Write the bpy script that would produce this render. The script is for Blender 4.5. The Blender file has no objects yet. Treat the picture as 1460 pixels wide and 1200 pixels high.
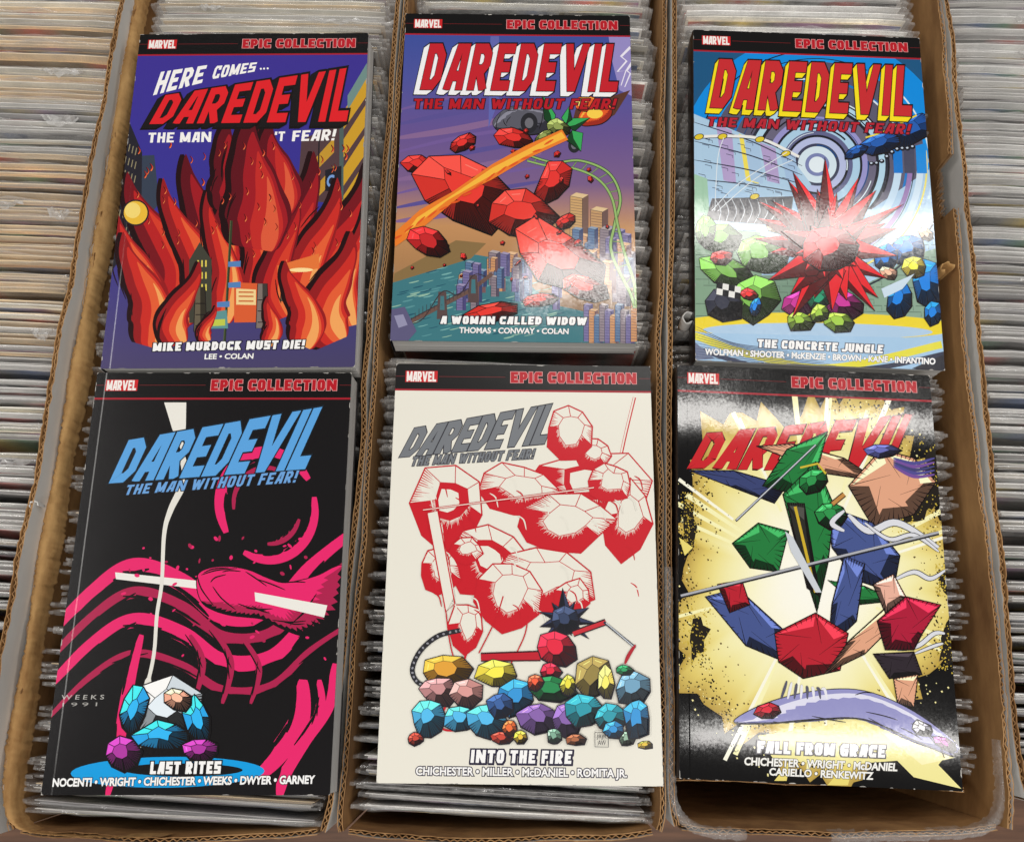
import bpy, math, random
import numpy as np
from mathutils import Vector, Matrix
from mathutils.geometry import tessellate_polygon

S = bpy.context.scene
COL = S.collection
R = math.radians

# ------------------------------------------------------------------ camera
cam_d = bpy.data.cameras.new("camera"); cam = bpy.data.objects.new("camera", cam_d); COL.objects.link(cam)
cam.location = (0, 0, .5894); cam.rotation_euler = (R(15.2), 0, 0)
cam_d.sensor_width = 36; cam_d.lens = 36 * 1272.6 / 1460
cam_d.clip_start = .01; cam_d.clip_end = 50
S.camera = cam

# ------------------------------------------------------------------ light
w = bpy.data.worlds.new("World"); S.world = w; w.use_nodes = True
w.node_tree.nodes["Background"].inputs[0].default_value = (1, .97, .93, 1)
w.node_tree.nodes["Background"].inputs[1].default_value = .17

def lamp(name, loc, sx, sy, power, col=(1, .972, .93), rz=0):
    d = bpy.data.lights.new(name, 'AREA'); d.shape = 'RECTANGLE'; d.size = sx; d.size_y = sy
    d.energy = power; d.color = col
    o = bpy.data.objects.new(name, d); o.location = loc; o.rotation_euler = (0, 0, rz); COL.objects.link(o)
    return o
lamp("ceiling_tube", (.78, 1.17, 2.2), 1.5, .11, 13)
lamp("ceiling_tube", (1.00, -.24, 2.2), 1.0, .11, 7.5)
lamp("ceiling_tube", (-1.9, .55, 2.2), .5, 1.6, 24)
lamp("ceiling_tube", (-.5, 3.0, 2.2), 1.6, .3, 13)
lamp("ceiling_tube", (-.3, -1.3, 2.2), 1.8, .3, 33)
lamp("ceiling_tube", (2.5, .4, 1.7), .3, 1.8, 24)

vs = S.view_settings
vs.view_transform = 'Standard'; vs.look = 'None'; vs.exposure = 0; vs.gamma = 1; vs.use_curve_mapping = False
S.cycles.transparent_max_bounces = 24
S.cycles.max_bounces = 8

# ------------------------------------------------------------------ helpers
def lin(c):
    c = np.asarray(c, float) / 255
    return np.where(c <= .04045, c / 12.92, ((c + .055) / 1.055) ** 2.4)

def mat(name):
    m = bpy.data.materials.new(name); m.use_nodes = True
    return m, m.node_tree.nodes, m.node_tree.links, m.node_tree.nodes["Principled BSDF"]

def setp(b, **k):
    for a, v in k.items():
        b.inputs[a.replace('_', ' ')].default_value = v

def mesh_obj(name, verts, faces, mats, parent=None, midx=None, cols=None, smooth=False):
    me = bpy.data.meshes.new(name)
    me.from_pydata([tuple(v) for v in verts], [], [tuple(f) for f in faces])
    for m in (mats if isinstance(mats, (list, tuple)) else [mats]): me.materials.append(m)
    if midx is not None: me.polygons.foreach_set('material_index', np.asarray(midx, np.int32))
    if cols is not None:
        a = me.color_attributes.new("Col", 'FLOAT_COLOR', 'POINT')
        c = np.ones((len(verts), 4), np.float32); c[:, :3] = cols
        a.data.foreach_set('color', c.ravel())
    if smooth: me.polygons.foreach_set('use_smooth', np.ones(len(me.polygons), bool))
    me.update()
    o = bpy.data.objects.new(name, me); COL.objects.link(o)
    if parent: o.parent = parent
    return o

def empty(name, loc, rot=(0, 0, 0)):
    o = bpy.data.objects.new(name, None); o.location = loc; o.rotation_euler = rot
    o.empty_display_size = .02; COL.objects.link(o); return o

def tag(o, label, cat, group=None, kind=None):
    if label: o['label'] = label
    if cat: o['category'] = cat
    if group: o['group'] = group
    if kind: o['kind'] = kind
    return o

def noise_node(N, L, scale, detail=3, coord='Object', rough=.6, mapping=None):
    tc = N.new('ShaderNodeTexCoord'); n = N.new('ShaderNodeTexNoise')
    n.inputs['Scale'].default_value = scale; n.inputs['Detail'].default_value = detail
    n.inputs['Roughness'].default_value = rough
    if mapping:
        mp = N.new('ShaderNodeMapping'); mp.inputs['Scale'].default_value = mapping
        L.new(tc.outputs[coord], mp.inputs[0]); L.new(mp.outputs[0], n.inputs['Vector'])
    else: L.new(tc.outputs[coord], n.inputs['Vector'])
    return n

def ramp(N, L, src, stops):
    r = N.new('ShaderNodeValToRGB'); e = r.color_ramp.elements
    while len(e) < len(stops): e.new(.5)
    for i, (p, c) in enumerate(stops):
        e[i].position = p; e[i].color = (*c, 1)
    L.new(src, r.inputs[0]); return r

# ------------------------------------------------------------------ materials
def kraft(name, c0, c1, scale=60):
    m, N, L, b = mat(name)
    n = noise_node(N, L, scale, 5, mapping=(1, .35, 1)); n2 = noise_node(N, L, 7, 3)
    mx = N.new('ShaderNodeMath'); mx.operation = 'ADD'; L.new(n.outputs[0], mx.inputs[0]); L.new(n2.outputs[0], mx.inputs[1])
    h = N.new('ShaderNodeMath'); h.operation = 'MULTIPLY'; h.inputs[1].default_value = .5; L.new(mx.outputs[0], h.inputs[0])
    r = ramp(N, L, h.outputs[0], [(.35, tuple(lin(c0))), (.65, tuple(lin(c1)))])
    L.new(r.outputs[0], b.inputs['Base Color']); setp(b, Roughness=.85)
    bp = N.new('ShaderNodeBump'); bp.inputs['Strength'].default_value = .3; bp.inputs['Distance'].default_value = .001
    L.new(n.outputs[0], bp.inputs['Height']); L.new(bp.outputs[0], b.inputs['Normal'])
    return m
M_kraft = kraft("kraft_cardboard", (126, 86, 46), (190, 144, 90))
M_flute = kraft("cardboard_flute", (132, 94, 54), (188, 146, 98), 200)
M_fuzz = kraft("crushed_cardboard", (152, 110, 62), (206, 164, 106), 160)
M_white = kraft("white_cardboard", (200, 198, 195), (228, 226, 222), 25)
def wood():
    m, N, L, b = mat("dark_wood_table")
    n = noise_node(N, L, 9, 6, mapping=(1, 14, 1))
    r = ramp(N, L, n.outputs[0], [(.3, tuple(lin((74, 46, 30)))), (.7, tuple(lin((128, 88, 62))))])
    L.new(r.outputs[0], b.inputs['Base Color']); setp(b, Roughness=.5); return m
M_wood = wood()
def paper():
    m, N, L, b = mat("bagged_paper_edges")
    a = N.new('ShaderNodeVertexColor'); a.layer_name = "Col"
    n = noise_node(N, L, 30, 4, mapping=(1, 18, 1)); oi = N.new('ShaderNodeObjectInfo')
    r = ramp(N, L, n.outputs[0], [(.3, (.82, .82, .82)), (.7, (1.38, 1.38, 1.38))])
    mx = N.new('ShaderNodeMix'); mx.data_type = 'RGBA'; mx.blend_type = 'MULTIPLY'; mx.inputs[0].default_value = 1
    L.new(a.outputs[0], mx.inputs[6]); L.new(r.outputs[0], mx.inputs[7])
    hs = N.new('ShaderNodeHueSaturation'); mr = N.new('ShaderNodeMapRange')
    mr.inputs[3].default_value = .8; mr.inputs[4].default_value = 1.12
    L.new(oi.outputs['Random'], mr.inputs[0]); L.new(mr.outputs[0], hs.inputs['Value']); L.new(mx.outputs[2], hs.inputs['Color'])
    L.new(hs.outputs[0], b.inputs['Base Color']); setp(b, Roughness=.6); return m
M_paper = paper()
def bag(name, f0, f1, rough=.12):
    m, N, L, b = mat(name)
    t = N.new('ShaderNodeBsdfTransparent'); mx = N.new('ShaderNodeMixShader')
    n = noise_node(N, L, 45, 4, coord='Generated', mapping=(5, 1, 1)); mr = N.new('ShaderNodeMapRange')
    mr.inputs[1].default_value = .3; mr.inputs[2].default_value = .75; mr.inputs[3].default_value = f0; mr.inputs[4].default_value = f1
    L.new(n.outputs[0], mr.inputs[0]); L.new(mr.outputs[0], mx.inputs[0])
    nb = noise_node(N, L, 120, 3); bp = N.new('ShaderNodeBump'); bp.inputs['Strength'].default_value = .55; bp.inputs['Distance'].default_value = .0012; L.new(nb.outputs[0], bp.inputs['Height']); L.new(bp.outputs[0], b.inputs['Normal'])
    setp(b, Roughness=rough, Base_Color=(.82, .81, .80, 1)); b.inputs['Specular IOR Level'].default_value = .9
    L.new(t.outputs[0], mx.inputs[1]); L.new(b.outputs[0], mx.inputs[2])
    out = [x for x in N if x.type == 'OUTPUT_MATERIAL'][0]; L.new(mx.outputs[0], out.inputs[0]); return m
M_bag = bag("clear_plastic_bag", .06, .36, .09)
M_tape = bag("clear_packing_tape", .02, .22, .1)
def pages():
    m, N, L, b = mat("book_page_edges")
    n = noise_node(N, L, 1, 2, mapping=(2, 2, 2600)); 
    r = ramp(N, L, n.outputs[0], [(.3, tuple(lin((168, 167, 165)))), (.7, tuple(lin((226, 225, 222))))])
    L.new(r.outputs[0], b.inputs['Base Color']); setp(b, Roughness=.7); return m
M_pages = pages()

# ------------------------------------------------------------------ table
def box_mesh(name, x0, x1, y0, y1, z0, z1, m, parent=None):
    v = [(x, y, z) for z in (z0, z1) for y in (y0, y1) for x in (x0, x1)]
    f = [(0, 2, 3, 1), (4, 5, 7, 6), (0, 1, 5, 4), (2, 6, 7, 3), (0, 4, 6, 2), (1, 3, 7, 5)]
    return mesh_obj(name, v, f, m, parent)
ZT = -.30
tb = empty("table", (0, .25, ZT - .04))
tag(tb, "dark brown wooden table under the row of cardboard boxes", "table")
box_mesh("table_top", -1.0, 1.0, -.75, .75, 0, .04, M_wood, tb)
for sx in (-.9, .9):
    for sy in (-.65, .65):
        box_mesh("leg", sx - .03, sx + .03, sy - .03, sy + .03, -.7, -.001, M_wood, tb)

# ------------------------------------------------------------------ cardboard boxes
rng = np.random.default_rng(7)
def resample(P, ds):
    P = np.asarray(P, float); d = np.r_[0, np.cumsum(np.linalg.norm(np.diff(P, axis=0), axis=1))]
    n = max(2, int(d[-1] / ds)); s = np.linspace(0, d[-1], n)
    Q = np.stack([np.interp(s, d, P[:, 0]), np.interp(s, d, P[:, 1])], 1)
    k = 9
    if n > 40:                                   # soften the kinks of the path
        K = np.pad(Q, ((k, k), (0, 0)), mode='edge'); W_ = np.ones(2 * k + 1) / (2 * k + 1)
        Q2 = np.stack([np.convolve(K[:, i], W_, 'valid') for i in (0, 1)], 1)
        Q2[0], Q2[-1] = Q[0], Q[-1]; Q = Q2
    return Q, s
def smooth_noise(n, step, amp):
    k = max(2, int(n / step) + 2)
    return np.interp(np.linspace(0, k - 1, n), np.arange(k), rng.normal(0, amp, k))

def wall(name, path, z0, z1, parent, inner=1, th=.0035, fuzz=.0008, lean=0., period=.0047, gaps=()):
    """one corrugated wall: two liners with the wave of the flute between them; inner = side (+1 left of path) with the kraft liner"""
    Q, s = resample(path, .0009); n = len(Q)
    T = np.gradient(Q, axis=0); T /= np.linalg.norm(T, axis=1)[:, None]
    Nn = np.stack([-T[:, 1], T[:, 0]], 1)
    V, F, MI = [], [], []
    lt = .00055
    zt_base = z1 + smooth_noise(n, 60, .0012)
    for g0, g1, dz in gaps:
        q = (s > g0) & (s < g1); zt_base[q] -= dz * (.8 + .4 * rng.random(q.sum()))
    sag = smooth_noise(n, 40, .0007)
    def sheet(off0, off1, zt, mi, both):
        b = len(V)
        o0 = off0 + sag; o1 = off1 + sag
        for i in range(n):
            a0 = Q[i] + Nn[i] * o0[i]; a1 = Q[i] + Nn[i] * o1[i]
            V.extend([(a0[0], a0[1], z0), (a0[0] + Nn[i][0] * lean, a0[1] + Nn[i][1] * lean, zt[i]), (a1[0] + Nn[i][0] * lean, a1[1] + Nn[i][1] * lean, zt[i]), (a1[0], a1[1], z0)])
        for i in range(n - 1):
            p, q = b + 4 * i, b + 4 * (i + 1)
            F.append((p, q, q + 1, p + 1)); MI.append(mi[0])
            F.append((p + 1, q + 1, q + 2, p + 2)); MI.append(1)
            F.append((p + 2, q + 2, q + 3, p + 3)); MI.append(mi[1])
        for e in (0, n - 1):
            p = b + 4 * e; F.append((p, p + 1, p + 2, p + 3)); MI.append(1)
    full = np.full(n, 1.)
    inn, out = (0, 2)
    zi = zt_base + smooth_noise(n, 4, fuzz); zo = zt_base + smooth_noise(n, 4, fuzz)
    hi = th / 2
    if inner > 0:
        sheet((hi - lt) * full, hi * full, zi, (0, 0), 1); sheet(-hi * full, (-hi + lt) * full, zo, (2, 2), 1)
    else:
        sheet((hi - lt) * full, hi * full, zo, (2, 2), 1); sheet(-hi * full, (-hi + lt) * full, zi, (0, 0), 1)
    ph = 2 * math.pi * (s / period + smooth_noise(n, 25, .22)); crush = np.clip(.8 + smooth_noise(n, 30, .3), .25, 1)
    wv = (hi - lt - .0003) * np.sin(ph) * crush
    sheet(wv - .00032, wv + .00032, zt_base - .0003 - .0008 * crush + smooth_noise(n, 3, fuzz * .8), (1, 1), 1)
    return mesh_obj(name, V, F, [M_kraft, M_flute, M_white], parent, MI)

def comic_box(label, L, Rr, z_left, z_right, z_front, front=True, fuzz=(.0006, .0006), gapsL=(), gapsR=(), lean=(0, 0), front_y=None):
    cx = (L[-1][0] + Rr[-1][0]) / 2; cy = L[-1][1]
    root = empty("cardboard_box", (cx, .25, ZT + .001))
    tag(root, label, "cardboard box", "open cardboard boxes of comics side by side")
    rel = lambda P: [(x - cx, y - .25) for x, y in P]
    zb = .001
    zz = lambda z: z - ZT - .001
    # the walls run on to the back, out of the picture
    ext = lambda P: [(P[0][0] + (P[0][0] - P[1][0]) / (P[0][1] - P[1][1]) * (.60 - P[0][1]), .60)] + list(P)
    Lp, Rp = ext(L), ext(Rr)
    wall("side_wall", rel(Lp), zb, zz(z_left), root, 1, fuzz=fuzz[0], gaps=gapsL, lean=lean[0])
    wall("side_wall", rel(Rp), zb, zz(z_right), root, -1, fuzz=fuzz[1], gaps=gapsR, lean=lean[1])
    if front:
        a, b = Lp[-1], Rp[-1]
        ym = (a[1] + b[1]) / 2
        P = [(a[0] + .0035, a[1] - .0005), (a[0] + .02, ym - .003), ((a[0] + b[0]) / 2, ym - .0055), (b[0] - .02, ym - .003), (b[0] - .0035, b[1] - .0005)]
        wall("front_wall", rel(P), zb, zz(z_front), root, 1, fuzz=fuzz[1] * 1.4)
    wall("back_wall", rel([(Lp[0][0] + .004, .602), (Rp[0][0] - .004, .602)]), zb, zz(.01), root, -1)
    box_mesh("box_floor", Lp[-1][0] - cx, Rp[-1][0] - cx, Lp[-1][1] - .001 - .25, .345, 0, .004, M_kraft, root)
    return root, cx

b1R = [(-.2920, .4788), (-.2943, .4281), (-.2968, .36), (-.2998, .2779), (-.3008, .2518), (-.3040, .1767), (-.3050, .1141), (-.3087, .065), (-.3105, -.0015), (-.3135, -.10)]
b1L = [(x - .200, y) for x, y in b1R]
b2L = [(-.2880, .4924), (-.2925, .3133), (-.2945, .2589), (-.3015, .0668), (-.3045, -.0562), (-.3035, -.082), (-.2985, -.0955)]
b2R = [(-.0871, .4923), (-.0905, .3894), (-.0974, .2524), (-.1011, .1154), (-.1055, .0145), (-.1085, -.0789), (-.1135, -.0965)]
b3L = [(-.0820, .4923), (-.0905, .2524), (-.0945, .1154), (-.0996, .0145), (-.1020, -.0431), (-.1035, -.0905), (-.1015, -.0965)]
b3R = [(.1178, .4921), (.1112, .3699), (.1078, .313), (.0997, .1691), (.0938, -.0018), (.0908, -.0876), (.0875, -.0960)]
b4L = [(.1243, .4921), (.1174, .3699), (.1138, .313), (.1055, .1691), (.0998, .0195), (.0960, -.0820), (.0985, -.0935)]
b4R = [(.3255, .4885), (.3217, .4065), (.3168, .329), (.3133, .2742), (.3096, .2187), (.3068, .1556), (.3050, .093), (.3047, .0553), (.3037, .0052), (.3000, -.0499), (.2985, -.078), (.2950, -.0945)]
b5L = [(.3356, .4919), (.3301, .3891), (.3252, .2946), (.3218, .241), (.3186, .1728), (.3145, .0709), (.3125, .0052), (.3093, -.0502), (.3087, -.0713), (.311, -.078)]
b5R = [(x + .200, y - .006) for x, y in b5L]
BX1, c1 = comic_box("tall white lined box at the left end of the row", b1L, b1R, .028, .028, .02, fuzz=(.0006, .0006))
BX2, c2 = comic_box("box with furry crushed left rim, under the two left hand books", b2L, b2R, .012, .012, .008, fuzz=(.0014, .0006), lean=(-.001, 0))
BX3, c3 = comic_box("middle box, under the white book and the book with city skyline", b3L, b3R, .012, .012, .010)
BX4, c4 = comic_box("box with clear packing tape on its front corners and a torn right wall", b4L, b4R, .012, .016, .009, gapsR=((.245, .287, .020),))
BX5, c5 = comic_box("box at the right end of the row, no book on it", b5L, b5R, .012, .012, .006)

# torn cardboard and tape, parts of their boxes
def patch(name, parent, P, m, th=.0006):
    """bent sheet through a grid of points P[r][c] (world), given thickness"""
    P = np.asarray(P, float) - np.array(parent.location)
    r, c = P.shape[:2]
    V = [tuple(p) for row in P for p in row]
    F = [(i * c + j, i * c + j + 1, (i + 1) * c + j + 1, (i + 1) * c + j) for i in range(r - 1) for j in range(c - 1)]
    o = mesh_obj(name, V, F, m, parent, smooth=True)
    md = o.modifiers.new("thick", 'SOLIDIFY'); md.thickness = th; return o
def rolled(name, parent, c, r0, length, ax, turns=.8, m=M_white):
    """a curl of torn liner"""
    P = []
    for i in range(7):
        row = []
        for j in range(15):
            a = 2 * math.pi * turns * j / 14; r = r0 * (1 - .3 * j / 14) * (1 + .08 * math.sin(3 * i + j))
            t = (i / 6 - .5) * length * (1 + .15 * math.sin(j * 1.7))
            row.append((c[0] + r * math.cos(a), c[1] + t, c[2] + r * math.sin(a)) if ax == 'y' else (c[0] + r * math.cos(a), c[1] + r * math.sin(a), c[2] + t))
        P.append(row)
    return patch(name, parent, P, m)
rolled("torn_flap", BX3, (.1225, .231, .003), .0052, .017, 'z', .95, M_white)
rolled("torn_flap", BX4, (.3035, .2660, .006), .0052, .022, 'z', .7, M_fuzz)
rolled("torn_flap", BX1, (-.3045, .097, .024), .0035, .008, 'z', .6, M_white)
# the furry crushed rim of the second box
def fuzzy_rim(parent, path, z, wdt):
    Q, s = resample(path, .0016); n = len(Q); V, F = [], []
    prof = [(-.6, -.5), (-.5, .2), (-.1, .55), (.35, .35), (.6, -.3), (.62, -1.4)]
    for i in range(n):
        jit = rng.normal(0, .00035, (len(prof), 2)); k = wdt * (1 + .25 * math.sin(s[i] * 55) + rng.normal(0, .06))
        for (a, b), j in zip(prof, jit):
            V.append((Q[i][0] + a * k + j[0] - parent.location[0], Q[i][1] - parent.location[1], z + b * wdt + j[1] - parent.location[2]))
    m = len(prof)
    for i in range(n - 1):
        for j in range(m - 1):
            F.append((i * m + j, i * m + j + 1, (i + 1) * m + j + 1, (i + 1) * m + j))
    return mesh_obj("crushed_rim", V, F, M_fuzz, parent, smooth=True)
fuzzy_rim(BX2, [(-.2880 + .0005, .56)] + b2L + [(-.27, -.0985), (-.235, -.0995), (-.21, -.099)], .0105, .0072)
# tape over the front corners of box four
def tape(name, parent, path, z, h, ww):
    Q, s = resample(path, .002); n = len(Q); T = np.gradient(Q, axis=0); T /= np.linalg.norm(T, axis=1)[:, None]
    Nn = np.stack([-T[:, 1], T[:, 0]], 1); P = []
    for a, b in ((-ww, -h), (-ww, -.001), (-ww * .8, .0012), (0, .0022), (ww * .8, .0012), (ww, -.001), (ww, -h)):
        P.append([(Q[i][0] + Nn[i][0] * (a + rng.normal(0, .0004)), Q[i][1] + Nn[i][1] * (a + rng.normal(0, .0004)), z + b + rng.normal(0, .0005)) for i in range(n)])
    return patch(name, parent, P, M_tape, .0001)
tape("packing_tape", BX4, [(.1010, .06), (.0985, .0), (.0960, -.075), (.0975, -.09), (.1035, -.0965), (.14, -.099)], .010, .006, .0030)
tape("packing_tape", BX4, [(.3000, -.045), (.2985, -.075), (.2950, -.0905), (.2895, -.0965), (.25, -.099), (.19, -.1)], .010, .006, .0030)

# ------------------------------------------------------------------ bagged comics
CW, CH = .1785, .262
PAL = {'tan':   ([(212, 170, 116), (224, 190, 140), (194, 148, 96), (230, 206, 164)], (232, 208, 170)),
       'cream': ([(216, 204, 180), (232, 222, 200), (190, 176, 152)], (238, 234, 222)),
       'white': ([(208, 206, 202), (226, 225, 222), (180, 178, 176)], (240, 239, 236)),
       'grey':  ([(164, 160, 158), (190, 187, 184), (132, 128, 130)], (222, 220, 216)),
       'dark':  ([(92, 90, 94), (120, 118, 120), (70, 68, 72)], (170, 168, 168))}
def comic_geo(pal, seed, glint=False, drop=None):
    """one comic with its board in a clear bag; base at z = 0. Returns verts, faces, material index, colours"""
    r = np.random.default_rng(seed); V, F, MI, C = [], [], [], []
    pg, bd = PAL[pal]
    def strip(y0, y1, ztop, cols, x0=-CW / 2 + .005, x1=CW / 2 - .005, nx=9, dip=0):
        b = len(V); xs = np.linspace(x0, x1, nx)
        for i, x in enumerate(xs):
            z = ztop + r.normal(0, dip); c = cols[i % len(cols)] if isinstance(cols, list) else cols
            e = max(0, abs(x) - (x1 - .004)) * .3
            for (yy, zz) in ((y0, CH - .09), (y0, z - e), (y1, z - e), (y1, CH - .09)):
                V.append((x, yy, zz)); C.append(lin(np.clip(c, 0, 255)))
        for i in range(nx - 1):
            p, q = b + 4 * i, b + 4 * i + 4
            for k in range(3): F.append((p + k, q + k, q + k + 1, p + k + 1)); MI.append(0)
        for e in (0, nx - 1):
            p = b + 4 * e; F.append((p, p + 1, p + 2, p + 3)); MI.append(0)
    t = r.uniform(.0022, .0034)
    dr = drop if drop is not None else r.uniform(.0015, .0065)
    cov = [np.clip(np.array(pg[0]) * .35 + np.array([(200, 60, 50), (50, 80, 140), (60, 120, 80), (200, 170, 60), (40, 40, 46), (120, 60, 120)][r.integers(6)]) * .65, 0, 255)
           if r.random() < .5 else np.array(pg[r.integers(len(pg))]) * .6 for _ in range(9)]
    y = -t / 2
    strip(y, y + .0002, CH - dr, [np.array(c) for c in cov], dip=.0002); y += .0002
    n = 3; pt = (t - .0010) / n
    for k in range(n):
        base = np.array(pg[r.integers(len(pg))], float)
        strip(y, y + pt * .86, CH - dr - r.uniform(0, .0008), [base * r.uniform(.86, 1.08) for _ in range(9)], dip=.0002); y += pt
    strip(y, y + .0006, CH - r.uniform(0, .001), [np.array(bd) * r.uniform(.95, 1.03) for _ in range(5)], -CW / 2 + .003, CW / 2 - .003)
    # the bag: front sheet, folded top, back sheet and the sealed fins at both ends
    nx = 17; xs = np.linspace(-CW / 2 - .001, CW / 2 + .001, nx); b = len(V)
    lift = r.uniform(.0006, .0022); ripple = np.interp(np.arange(nx), np.arange(0, nx + 3, 4), r.normal(0, .0011, len(np.arange(0, nx + 3, 4))))
    prof = [(-t / 2 - .0004, CH - .045), (-t / 2 - .0005, CH - dr * .6), (-t * .2, CH + lift), (t * .3, CH + lift * .9), (t / 2 + .0005, CH - .001), (t / 2 + .0006, CH - .045)]
    m = len(prof)
    for i, x in enumerate(xs):
        e = abs(x) > CW / 2 - .004; kz = r.normal(0, .0007); ky = r.normal(0, .00025)
        gl = .0
        if glint and 3 < i < 13: gl = .006 * math.exp(-((i - glint) / 1.2) ** 2)
        for j, (yy, zz) in enumerate(prof):
            top = j in (1, 2, 3)
            V.append((x, (yy * (.8 if e else 1)) + ky, zz + (kz + gl + ripple[i] if top else 0) - (.0012 * r.random() if e and top else 0))); C.append((.8, .8, .8))
    for i in range(nx - 1):
        for j in range(m - 1):
            p = b + i * m + j; F.append((p, p + 1, p + m + 1, p + m)); MI.append(1)
    for sgn in (-1, 1):
        b = len(V); x0 = sgn * (CW / 2 + .0005); x1 = sgn * (CW / 2 + r.uniform(.001, .006)); yo = r.normal(0, .0004)
        ztp = CH - r.uniform(0, .003)
        for x, yy in ((x0, 0), (x1, yo)):
            for k in (-.0011, .0011):
                for z in (CH - .06, ztp - (.0004 if x == x1 else 0)): V.append((x, yy + k, z)); C.append((.8, .8, .8))
        F.extend([(b, b + 1, b + 5, b + 4), (b + 2, b + 3, b + 7, b + 6), (b + 1, b + 3, b + 7, b + 5), (b + 4, b + 5, b + 7, b + 6)]); MI.extend([1] * 4)
    return V, F, MI, C
def comic_mesh(pal, seed, glint=False):
    V, F, MI, C = comic_geo(pal, seed, glint)
    me = bpy.data.meshes.new("bagged_comic"); me.from_pydata(V, [], F)
    me.materials.append(M_paper); me.materials.append(M_bag)
    me.polygons.foreach_set('material_index', np.asarray(MI, np.int32))
    a = me.color_attributes.new("Col", 'FLOAT_COLOR', 'POINT'); c = np.ones((len(V), 4), np.float32); c[:, :3] = C
    a.data.foreach_set('color', c.ravel()); me.update(); return me
VAR = {p: [comic_mesh(p, 100 * k + i, glint=(4 + (i * 3) % 8) if i % 6 == 5 else False) for i in range(9)] for k, p in enumerate(PAL)}

def lerp_path(P, y):
    P = sorted(P, key=lambda p: p[1]); return float(np.interp(y, [p[1] for p in P], [p[0] for p in P]))
crng = np.random.default_rng(11)
def pick(weights):
    k = list(weights); wv = np.array([weights[a] for a in k], float); return k[crng.choice(len(k), p=wv / wv.sum())]
BOXES = {1: (b1L, b1R), 2: (b2L, b2R), 3: (b3L, b3R), 4: (b4L, b4R), 5: (b5L, b5R)}
def level(bi, y):
    if bi == 1: return .014
    if bi == 2: return .0058
    if bi == 3: return float(np.interp(y, [0, .19, .21, .47], [.0010, .0015, -.0055, -.0030]))
    if bi == 4: return float(np.interp(y, [-.07, .19, .2, .46], [-.0030, -.0030, -.0065, -.0022]))
    return -.003
def weights(bi, y):
    if bi == 1:
        if y > .40: return {'tan': 4, 'cream': 2, 'grey': .6}
        if y > .35: return {'grey': 3, 'cream': 2, 'dark': .7}
        if y > .22: return {'tan': 5, 'cream': 1}
        if y > .19: return {'grey': 2, 'tan': 1.2}
        return {'grey': 3, 'white': 3.5, 'dark': .4, 'cream': .8}
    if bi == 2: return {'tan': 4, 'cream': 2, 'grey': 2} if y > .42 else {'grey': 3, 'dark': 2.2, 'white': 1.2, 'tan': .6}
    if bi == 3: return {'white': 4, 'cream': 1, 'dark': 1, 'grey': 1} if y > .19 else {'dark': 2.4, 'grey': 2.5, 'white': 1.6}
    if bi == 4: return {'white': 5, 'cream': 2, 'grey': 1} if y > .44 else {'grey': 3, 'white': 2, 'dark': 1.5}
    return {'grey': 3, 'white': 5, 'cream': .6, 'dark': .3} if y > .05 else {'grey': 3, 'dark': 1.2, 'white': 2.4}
ADJ = {'tan': "yellowed tan", 'cream': "cream paged", 'white': "white edged", 'grey': "greyish", 'dark': "dark edged"}
PLACE = {1: "left end box", 2: "furry rimmed box behind the blue book", 3: "middle box behind the city book", 4: "taped box behind the rings book", 5: "right end box"}
LAB = {b: ("comics bagged in the " + n, {p: ADJ[p] + " comic in clear bag, standing in " + n for p in PAL}) for b, n in PLACE.items()}
def covered(bi, y):                                   # under a book: only its ends show
    return {2: -.060 < y < .446, 3: -.064 < y < .472, 4: y < .452}.get(bi, False)
SV, SF, SMI, SC = [], [], [], []
n_ind = 0
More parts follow.
